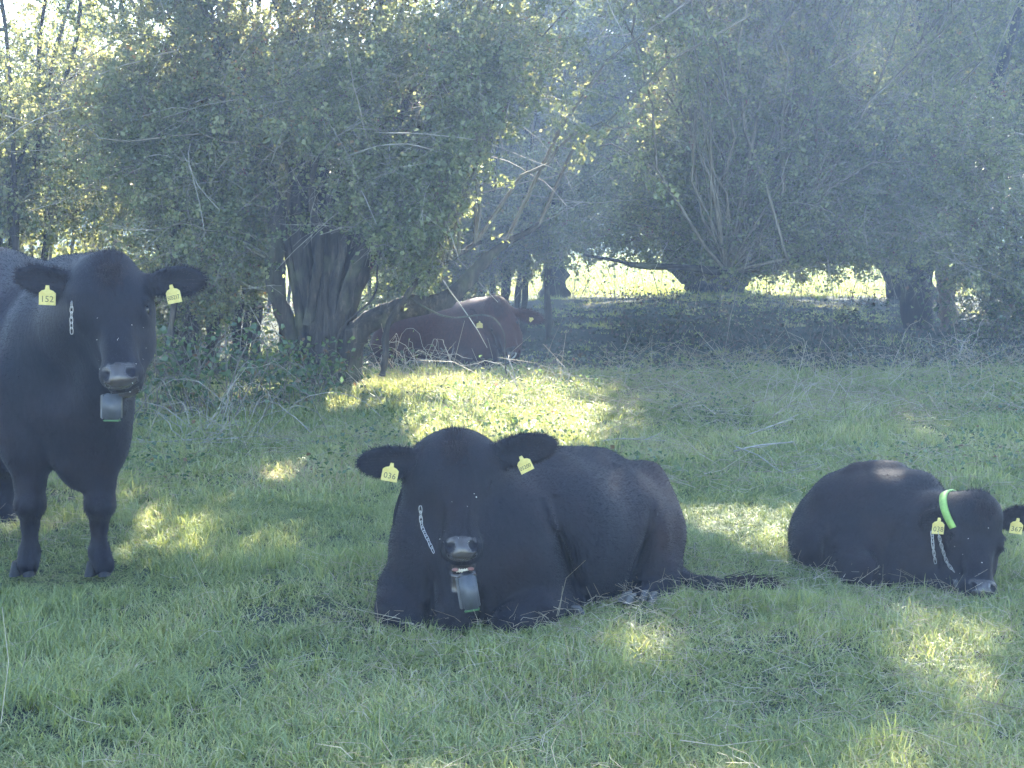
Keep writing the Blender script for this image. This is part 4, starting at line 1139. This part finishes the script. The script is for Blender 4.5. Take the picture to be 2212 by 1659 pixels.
def finish_cow(root, F, H, mat, n_hair, hair_len, flow0, brown=None, tuft=1.0, flecks=18, eyes=True, hair_w=.0016):
    V, Q = F.mesh()
    q = H.local(V)
    nose = ((np.abs(q[:, 0]) < .064) & (q[:, 1] > .452) & (q[:, 2] > -.062) & (q[:, 1] < .58)).astype(float)
    for s_ in (-1, 1):
        nose[((q[:, 0] - s_ * .050) / .020) ** 2 + ((q[:, 1] - .488) / .026) ** 2 < 1] = 0  # nostril hollows get the black coat colour to deepen their shade
    nose = np.maximum(nose, ((np.abs(q[:, 0]) < .055) & (q[:, 1] > .512) & (q[:, 1] < .63) & (q[:, 2] < -.10) & (q[:, 2] > -.20)).astype(float))
    bw = np.zeros(len(V)) if brown is None else np.clip(brown(V), 0, 1)
    me = raw_mesh('body', V - np.array(root.location), Q, mat, {'nose': nose, 'brown': bw}, True)
    o = ob('body', me, root)
    Nv = np.zeros(len(V) * 3, np.float32); me.vertices.foreach_get('normal', Nv); Nv = Nv.reshape(-1, 3).astype(float)
    bag = Bag()
    vis = (V[:, 2] > .03) & (nose < .5)
    ids = np.flatnonzero(vis)
    k = R.choice(ids, n_hair)
    hv = V[k] + np.cross(Nv[k], R.normal(size=(n_hair, 3))) * F.h * .6
    ql = q[k]; head = (np.abs(ql[:, 0]) < .17) & (ql[:, 1] > -.1) & (ql[:, 1] < .6) & (np.abs(ql[:, 2] + .07) < .18)
    fl = np.where(head[:, None], H.A[1] * .9 + np.array([0, 0, -.2]), np.asarray(flow0, float))
    fl = fl + .5 * (np.stack([vnoise(hv, 5), vnoise(hv + 7, 5), vnoise(hv + 13, 5)], 1) - .5)
    hb = Bag(); hb.add(*hairs(hv, Nv[k], fl, np.full(n_hair, hair_len) * np.where(head, .75, 1), np.full(n_hair, hair_w), R.uniform(.15, .5, n_hair)), np.repeat(bw[k], 3))
    # ears: longer fringe
    for (c, r, A, b) in H.ears:
        d = (V - c) @ A.T / np.array([r[0] * 1.15, r[1] * 1.15, .06 * H.k])
        on = np.flatnonzero((np.linalg.norm(d, axis=1) < 1.25) & (d[:, 0] > -.75) & (nose < .5))
        if len(on) == 0: continue
        kk = R.choice(on, 2600)
        out = nrm((d[kk] * [1.0, 1.3, 0]) @ A + A[0] * .5)
        hb.add(*hairs(V[kk], Nv[kk], out, np.full(2600, .023 * H.k), np.full(2600, hair_w * .9), R.uniform(.1, .7, 2600)), 0.4)
    # poll tuft
    on = np.flatnonzero((q[:, 1] < .10) & (np.abs(q[:, 0]) < .075) & (q[:, 1] > -.08) & (q[:, 2] > -.16))
    if len(on):
        nn = 900; wq = np.exp(-(q[on, 0] / .04) ** 2); kk = R.choice(on, nn, p=wq / wq.sum())
        up = nrm(-H.A[1] * .6 + H.A[2] * .25 + H.A[0] * q[kk][:, 0:1] * 4)
        hb.add(*hairs(V[kk], Nv[kk], up, np.full(nn, .024 * tuft), np.full(nn, hair_w), R.uniform(.2, .7, nn)), .3)
        on2 = np.flatnonzero((q[:, 1] < .17) & (np.abs(q[:, 0]) < .07) & (q[:, 1] > .0) & (q[:, 2] > -.06))
        if len(on2):
            wq = np.exp(-(q[on2, 0] / .035) ** 2 - ((q[on2, 1] - .05) / .06) ** 2); kk = R.choice(on2, nn, p=wq / wq.sum())
            hb.add(*hairs(V[kk], Nv[kk], H.A[1] + R.normal(size=(nn, 3)) * .5, np.full(nn, .032 * tuft), np.full(nn, hair_w), R.uniform(.1, .4, nn)), .6)
    Vh, Fh, Ah = hb.out()
    part('coat_hair', Vh, Fh, mat, root, attrs={'brown': Ah, 'nose': np.zeros(len(Vh))}, kind='stuff')
    if eyes:
        for s_ in (-1, 1):
            Ve, Fe = sphere(H.p(s_ * .108, .198, -.058), .0235 * H.k)
            part('eye', Ve, Fe, M_EYE, root, smooth=True)
    if flecks:
        on = np.flatnonzero((np.abs(q[:, 0]) < .13) & (q[:, 1] > .12) & (q[:, 1] < .56) & (q[:, 2] > -.12) & (Nv[:, 1] < -.2))
        kk = R.choice(on, flecks); p = V[kk] + Nv[kk] * .004
        Vl, Fl, _ = leaves_mesh(p, .006)
        part('chaff_flecks', Vl, Fl, M_FLECK, root, kind='stuff')
    return V, Q, Nv

def rad(px, Y): return px * Y / FPX

# --- central cow, lying, chewing
def central_cow():
    Y0 = 5.55
    D = lambda u, v, dy: P(u, v, Y0 + dy)
    r = lambda px, dy: rad(px, Y0 + dy)
    base = P(1060, 1370, Y0); base[2] = 0
    root = thing('cow', 'black cow lying in the centre facing the camera with its mouth slightly open', 'cow', tuple(base), 'cows in the field')
    F = Field((-.72, 5.05, -.14), (1.25, 6.95, 1.0), .0105)
    def cap(a, b, ra, rb, k=.06): F.cap(D(*a), D(*b), r(ra, a[2]), r(rb, b[2]), k)
    # trunk of the body
    cap((1030, 1185, .30), (1175, 1165, .52), 188, 178, .08)
    cap((1175, 1165, .52), (1290, 1168, .78), 178, 172, .08)
    cap((1290, 1168, .78), (1345, 1150, .95), 168, 130, .10)
    F.cap(D(1060, 1030, .42), D(1290, 1020, .92), r(60, .4), r(50, .9), .12)      # spine
    # shoulder blades and upper arms
    F.ell(D(1128, 1205, .20), (r(92, .2), .16, r(140, .2)), k=.06)
    F.ell(D(915, 1215, .18), (r(72, .2), .16, r(125, .2)), k=.06)
    # neck, dewlap, brisket
    cap((985, 1040, .22), (1020, 1150, .30), 118, 165, .07)
    cap((992, 1190, .06), (985, 1300, .06), 70, 72, .06)
    F.ell(D(985, 1320, .04), (r(80, 0), .14, r(70, 0)), k=.05)
    # forelegs folded under
    cap((1215, 1290, .26), (1150, 1325, .06), 62, 54, .035)
    cap((1150, 1325, .06), (1105, 1348, -.04), 54, 44, .03)
    cap((1108, 1362, -.02), (1215, 1362, .14), 30, 24, .02)
    cap((870, 1270, .16), (858, 1318, .05), 56, 46, .035)
    cap((858, 1318, .05), (905, 1350, -.02), 46, 42, .03)
    cap((905, 1350, -.02), (930, 1358, .0), 42, 36, .03)
    # hind leg folded against the belly
    cap((1372, 1085, .92), (1400, 1150, .80), 86, 80, .05)
    cap((1400, 1150, .80), (1418, 1215, .68), 76, 58, .03)
    cap((1420, 1240, .60), (1428, 1268, .56), 50, 42, .02)
    cap((1428, 1268, .56), (1405, 1292, .46), 36, 24, .02)
    cap((1395, 1275, .52), (1362, 1285, .38), 30, 24, .02)
    F.ell(D(1398, 1022, 1.0), (r(30, 1), .07, r(22, 1)), k=.07)          # hip bone
    F.ell(D(1160, 1020, .52), (r(60, .5), .10, r(36, .5)), k=.08)        # withers
    # folds
    F.carve(D(1230, 1228, .20), (r(10, .2), .10, r(78, .2)), frame_from(D(1250, 1300, .24) - D(1195, 1130, .24), (1, 0, 0))[[0, 2, 1]], .10)
    F.carve(D(1388, 1205, .46), (r(11, .4), .12, r(90, .4)), frame_from(D(1340, 1285, .46) - D(1412, 1110, .46), (1, 0, 0))[[0, 2, 1]], .07)
    F.carve(D(1030, 1335, -.10), (r(16, 0), .10, r(60, 0)), k=.05)
    F.carve(D(930, 1310, -.06), (r(12, 0), .10, r(60, 0)), k=.05)
    # tail on the ground
    tl = [(1452, 1235, .80), (1482, 1258, .66), (1530, 1262, .58), (1580, 1266, .55)]
    for a, b, ra, rb in zip(tl, tl[1:], (26, 20, 16), (20, 16, 14)): cap(a, b, ra, rb, .02)
    H = Head(D(985, 948, .12), D(998, 1200, -.14), wide=.94)
    H.sculpt(F, [(-1, D(774, 1000, .10), (.1, -1, .1), .064), (1, D(1200, 958, .14), (-.1, -1, .05), .066)], open_mouth=1.0)
    br = lambda V: .25 * vnoise(V, 4) + .5 * np.clip((to_px(V)[0] - 1340) / 90, 0, 1) * np.clip((V[:, 2]) / .2, 0, 1)
    V, Q, Nv = finish_cow(root, F, H, M_BLACK, 150000, .013, (.5, .6, -.55), brown=br, tuft=1.0, flecks=9)
    # mouth: gums and lower teeth
    for s_ in (-1, 1):
        Vg, Fg = sphere(np.zeros(3), 1)
        Vg = H.p(s_ * .034, .553, -.104) + (Vg * [.013, .006, .007])
        part('gum', Vg, Fg, M_GUM, root, smooth=True)
    bag = Bag()
    for i in range(6):
        Vt, Ft = sphere(np.zeros(3), 1, 8, 6)
        bag.add(H.p((i - 2.5) * .011, .557 - abs(i - 2.5) * .001, -.112) + (Vt * [.0052, .0045, .008]), Ft)
    bag.part('teeth', M_TOOTH, root, smooth=True)
    collar(root, F, D(992, 1110, .24), np.array([0, -.75, .66]), M_STRAP_BLACK, name='collar')
    collar_unit(root, D(1014, 1279, -.125), .066, .13, .052, math.radians(-9), math.radians(-6))
    ear_tag(root, D(843, 1022, .05), .062, .064, math.radians(12), math.radians(5), '036')
    ear_tag(root, D(1133, 1004, .06), .058, .058, math.radians(-28), math.radians(-24), '05200')
    chain(root, [D(908, 1095, -.02), D(911, 1135, -.03), D(924, 1165, -.06), D(938, 1196, -.10)])
    hoof(root, D(1236, 1352, .17) * [1, 1, 0] + [0, 0, .015], .038, (.8, .5, 0))
    hoof(root, D(1403, 1318, .36) * [1, 1, 0] + [0, 0, .02], .036, (-.5, -.8, 0))
    hoof(root, D(1360, 1300, .30) * [1, 1, 0] + [0, 0, .03], .036, (-.9, -.4, 0))
    # tail switch
    n = 900; a = D(1570, 1264, .55)
    L = R.uniform(.08, .20, n); d = nrm(np.array([1, -.05, -.12]) + R.normal(size=(n, 3)) * [.15, .35, .16])
    b = a + np.array([.1, 0, 0]) * R.random((n, 1)) + R.normal(size=(n, 3)) * .012
    Vh = np.stack([b, b + [0, 0, .005], b + d * L[:, None]], 1); Vh[..., 2] = np.maximum(Vh[..., 2], .03)
    part('tail_switch', Vh.reshape(-1, 3), np.arange(n * 3).reshape(-1, 3), M_BLACK, root, attrs={'brown': R.random(n * 3), 'nose': np.zeros(n * 3)}, kind='stuff')
central_cow()

# --- standing cow at the left
def standing_cow():
    Y0 = 6.4
    D = lambda u, v, dy: P(u, v, Y0 + dy)
    r = lambda px, dy: rad(px, Y0 + dy)
    base = P(140, 1255, Y0); base[2] = 0
    root = thing('cow', 'black cow standing at the left edge looking at the camera', 'cow', tuple(base), 'cows in the field')
    F = Field((-3.35, 5.45, -.02), (-1.25, 8.45, 1.62), .0135)
    def cap(a, b, ra, rb, k=.06): F.cap(D(*a), D(*b), r(ra, a[2]), r(rb, b[2]), k)
    # barrel going back and to the left
    cap((95, 770, .40), (-20, 735, .95), 170, 176, .10)
    cap((-20, 735, .95), (-130, 715, 1.55), 176, 150, .10)
    F.cap(D(130, 640, .25), D(-90, 585, 1.5), r(62, .3), r(55, 1.5), .14)         # back line
    F.ell(D(-165, 690, 1.7), (r(120, 1.7), .28, r(150, 1.7)), k=.10)
    # chest and shoulders
    F.ell(D(140, 815, .12), (r(140, .1), .26, r(200, .1)), k=.08)
    cap((216, 820, .05), (216, 960, .0), 80, 60, .06)
    cap((55, 830, .05), (62, 960, .0), 84, 62, .06)
    cap((150, 900, -.02), (168, 1000, -.04), 82, 48, .06)
    cap((168, 1000, -.04), (172, 1034, -.04), 44, 26, .04)
    # neck and dewlap
    cap((236, 660, -.30), (170, 740, .12), 95, 130, .08)
    cap((235, 790, -.28), (205, 900, -.08), 46, 62, .11)
    cap((150, 620, .15), (225, 610, -.25), 70, 66, .08)
    # forelegs
    for (x0, x1, x2, x3, x4) in ((62, 65, 65, 64, 60), (216, 216, 214, 214, 224)):
        cap((x0, 950, .0), (x1, 1040, -.02), 58, 33, .05)
        cap((x1, 1040, -.02), (x1, 1088, -.03), 31, 32, .03)
        F.ell(D(x1, 1090, -.06), (r(31, 0), .06, r(26, 0)), k=.03)
        cap((x1, 1092, -.03), (x2, 1135, -.0), 29, 19, .03)
        cap((x2, 1135, .0), (x3, 1188, .0), 18, 18, .02)
        cap((x3, 1193, .0), (x4, 1222, -.03), 25, 24, .02)
    # hind leg showing at the frame edge, and its fellow outside
    for du in (0, -210):
        cap((0 + du, 880, 1.25), (4 + du, 985, 1.12), 75, 44, .06)
        cap((4 + du, 985, 1.12), (14 + du, 1035, 1.22), 40, 30, .03)
        cap((14 + du, 1035, 1.22), (8 + du, 1095, 1.2), 27, 21, .03)
        cap((8 + du, 1098, 1.2), (10 + du, 1118, 1.17), 24, 25, .02)
    H = Head(D(238, 572, -.34), D(256, 826, -.60))
    H.sculpt(F, [(-1, D(33, 592, -.30), (.15, -1, .0), .066), (1, D(441, 604, -.30), (-.15, -1, .0), .068)])
    F.ell(H.p(0, -.01, -.05), np.array([.06, .06, .05]) * H.k, H.A, .05)
    br = lambda V: .25 * vnoise(V, 4)
    V, Q, Nv = finish_cow(root, F, H, M_BLACK, 150000, .014, (-.2, .6, -.7), brown=br, tuft=1.5, flecks=14)
    for u, v in ((60, 1252), (226, 1247)):
        g = ground_at(u, v); g[2] = .012; g[1] = Y0 - .02
        hoof(root, g, r(29, 0), (0, -1, 0), M_HOOF_DARK)
    g = P(12, 1130, 7.58); g[2] = .01; hoof(root, g, .05, (0, -1, 0), M_HOOF_DARK)
    g = P(-200, 1130, 7.58); g[2] = .01; hoof(root, g, .05, (0, -1, 0), M_HOOF_DARK)
    collar(root, F, D(218, 735, -.13), nrm([.1, -.66, .75]), M_STRAP_BLACK, rlim=.16)
    collar_unit(root, D(243, 879, -.50), .072, .105, .052, math.radians(1), math.radians(-5))
    ear_tag(root, D(102, 640, -.36), .066, .072, math.radians(3), math.radians(6), '152')
    ear_tag(root, D(374, 637, -.36), .062, .068, math.radians(-12), math.radians(-14), '505217')
    chain(root, [D(155, 652, -.47), D(154, 690, -.47), D(155, 722, -.47)], step=.021)
standing_cow()

# --- young cow asleep at the right
def sleeping_cow():
    Y0 = 6.15
    D = lambda u, v, dy: P(u, v, Y0 + dy)
    r = lambda px, dy: rad(px, Y0 + dy)
    base = P(1930, 1285, Y0 + .2); base[2] = 0
    root = thing('cow', 'smaller black cow with a green collar lying nose down at the right edge', 'cow', tuple(base), 'cows in the field')
    F = Field((1.0, 5.65, -.14), (2.5, 7.2, .85), .0105)
    def cap(a, b, ra, rb, k=.05): F.cap(D(*a), D(*b), r(ra, a[2]), r(rb, b[2]), k)
    cap((1852, 1152, .55), (1950, 1155, .38), 134, 128, .08)
    F.ell(D(1905, 1075, .46), (r(95, .46), .2, r(68, .46)), k=.08)
    cap((1800, 1165, .58), (1845, 1143, .55), 92, 120, .08)
    cap((1950, 1155, .38), (2030, 1155, .18), 124, 80, .08)
    cap((2030, 1130, .17), (2105, 1118, .03), 68, 60, .05)
    F.cap(D(1900, 1055, .5), D(1990, 1085, .34), r(44, .5), r(30, .3), .07)
    F.ell(D(1765, 1175, .42), (r(56, .4), .16, r(62, .4)), k=.05)               # thigh
    F.ell(D(1985, 1205, .18), (r(78, .2), .16, r(80, .2)), k=.06)
    cap((1835, 1215, .26), (1890, 1240, .10), 56, 44, .06)
    cap((1890, 1240, .10), (1840, 1264, .12), 36, 28, .05)
    cap((2000, 1240, .12), (2055, 1262, .0), 48, 34, .03)
    F.ell(D(1790, 1070, .48), (r(24, .5), .06, r(20, .5)), k=.09)            # hip bone
    F.ell(D(1985, 1046, .34), (r(34, .4), .07, r(26, .4)), k=.06)            # withers
    F.cap(D(1850, 1020, .5), D(1930, 1016, .46), r(16, .5), r(16, .5), .06)      # spine
    F.carve(D(1838, 1120, .16), (r(30, .2), .08, r(44, .2)), k=.12)          # flank
    F.carve(D(1925, 1190, .06), (r(16, .1), .10, r(80, .1)), frame_from(D(1900, 1260, .06) - D(1950, 1120, .06), (1, 0, 0))[[0, 2, 1]], .06)
    F.carve(D(1795, 1195, .20), (r(12, .2), .12, r(60, .2)), k=.06)
    H = Head(D(2116, 1088, .02), D(2124, 1284, -.20), side=(1, .12, 0), wide=1.2)
    H.sculpt(F, [(-1, D(1988, 1128, .04), (.2, -1, -.1), .052), (1, D(2238, 1112, .06), (-.1, -1, .1), .052)])
    F.ell(H.p(0, .01, -.06), np.array([.10, .06, .07]) * H.k, H.A, .05)
    br = lambda V: .45 * vnoise(V, 4) + .2 * np.clip((V[:, 0] - 1.9) / .3, 0, 1)
    finish_cow(root, F, H, M_BLACK, 110000, .013, (-.5, .4, -.55), brown=br, tuft=.9, flecks=10)
    collar(root, F, D(2076, 1118, .08), nrm([.66, -.5, .56]), M_STRAP_GREEN, width=.030, rlim=.125)
    ear_tag(root, D(2027, 1138, -.03), .050, .062, math.radians(4), math.radians(4), '038')
    ear_tag(root, D(2196, 1138, .0), .052, .060, math.radians(8), math.radians(-4), '367')
    chain(root, [D(2013, 1150, -.03), D(2016, 1185, -.04), D(2021, 1218, -.04)], step=.016)
    chain(root, [D(2027, 1152, -.05), D(2034, 1180, -.05), D(2046, 1215, -.05), D(2062, 1236, -.06)], step=.016)
    g = D(2068, 1290, -.05); g[2] = .03; hoof(root, g, .032, (.6, -.7, 0))
sleeping_cow()

# --- brown cow under the tree
def brown_cow():
    Y0 = 14.9
    D = lambda u, v, dy: P(u, v, Y0 + dy)
    r = lambda px, dy: rad(px, Y0 + dy)
    base = P(960, 792, Y0); base[2] = 0
    root = thing('cow', 'red-brown cow lying under the arching limb of the big hawthorn', 'cow', tuple(base), 'cows in the field')
    F = Field((-1.6, 14.2, -.14), (.5, 16.2, 1.1), .017)
    def cap(a, b, ra, rb, k=.06): F.cap(D(*a), D(*b), r(ra, a[2]), r(rb, b[2]), k)
    cap((870, 740, .75), (960, 728, .55), 62, 72, .10)
    cap((960, 728, .55), (1035, 715, .3), 72, 66, .10)
    F.ell(D(840, 755, .7), (r(40, .7), .22, r(48, .7)), k=.08)
    cap((1035, 690, .25), (1070, 672, .0), 45, 34, .08)
    cap((1020, 740, .2), (1050, 770, -.0), 44, 28, .05)
    cap((1050, 770, .0), (1010, 785, .0), 22, 18, .05)
    cap((880, 770, .5), (930, 785, .4), 30, 20, .05)
    H = Head(D(1078, 660, -.02), D(1104, 768, -.30), side=(1, -.25, 0))
    H.sculpt(F, [(-1, D(1004, 690, .02), (.2, -1, 0), .068), (1, D(1174, 692, .02), (-.2, -1, 0), .066)])
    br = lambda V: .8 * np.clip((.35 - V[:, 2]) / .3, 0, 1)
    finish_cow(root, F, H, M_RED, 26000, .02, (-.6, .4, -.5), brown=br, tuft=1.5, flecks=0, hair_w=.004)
    ear_tag(root, D(1036, 702, -.06), .062, .062, 0, 0, None)
    ear_tag(root, D(1147, 690, -.06), .05, .035, math.radians(-40), math.radians(-30), None)
    # pale arc standing in for the light on the wet muzzle
    a = np.linspace(math.pi, math.tau, 14)
    c = H.p(0, .515, .0)
    pts = np.array([c + H.A[0] * math.cos(t) * .055 + np.array([0, -.015, math.sin(t) * .05]) for t in a])
    V, Fq = tubes(pts[None], np.full((1, 14), .008), 6)
    part('nose_ring', V, Fq, M_STEEL, root, smooth=True)
brown_cow()
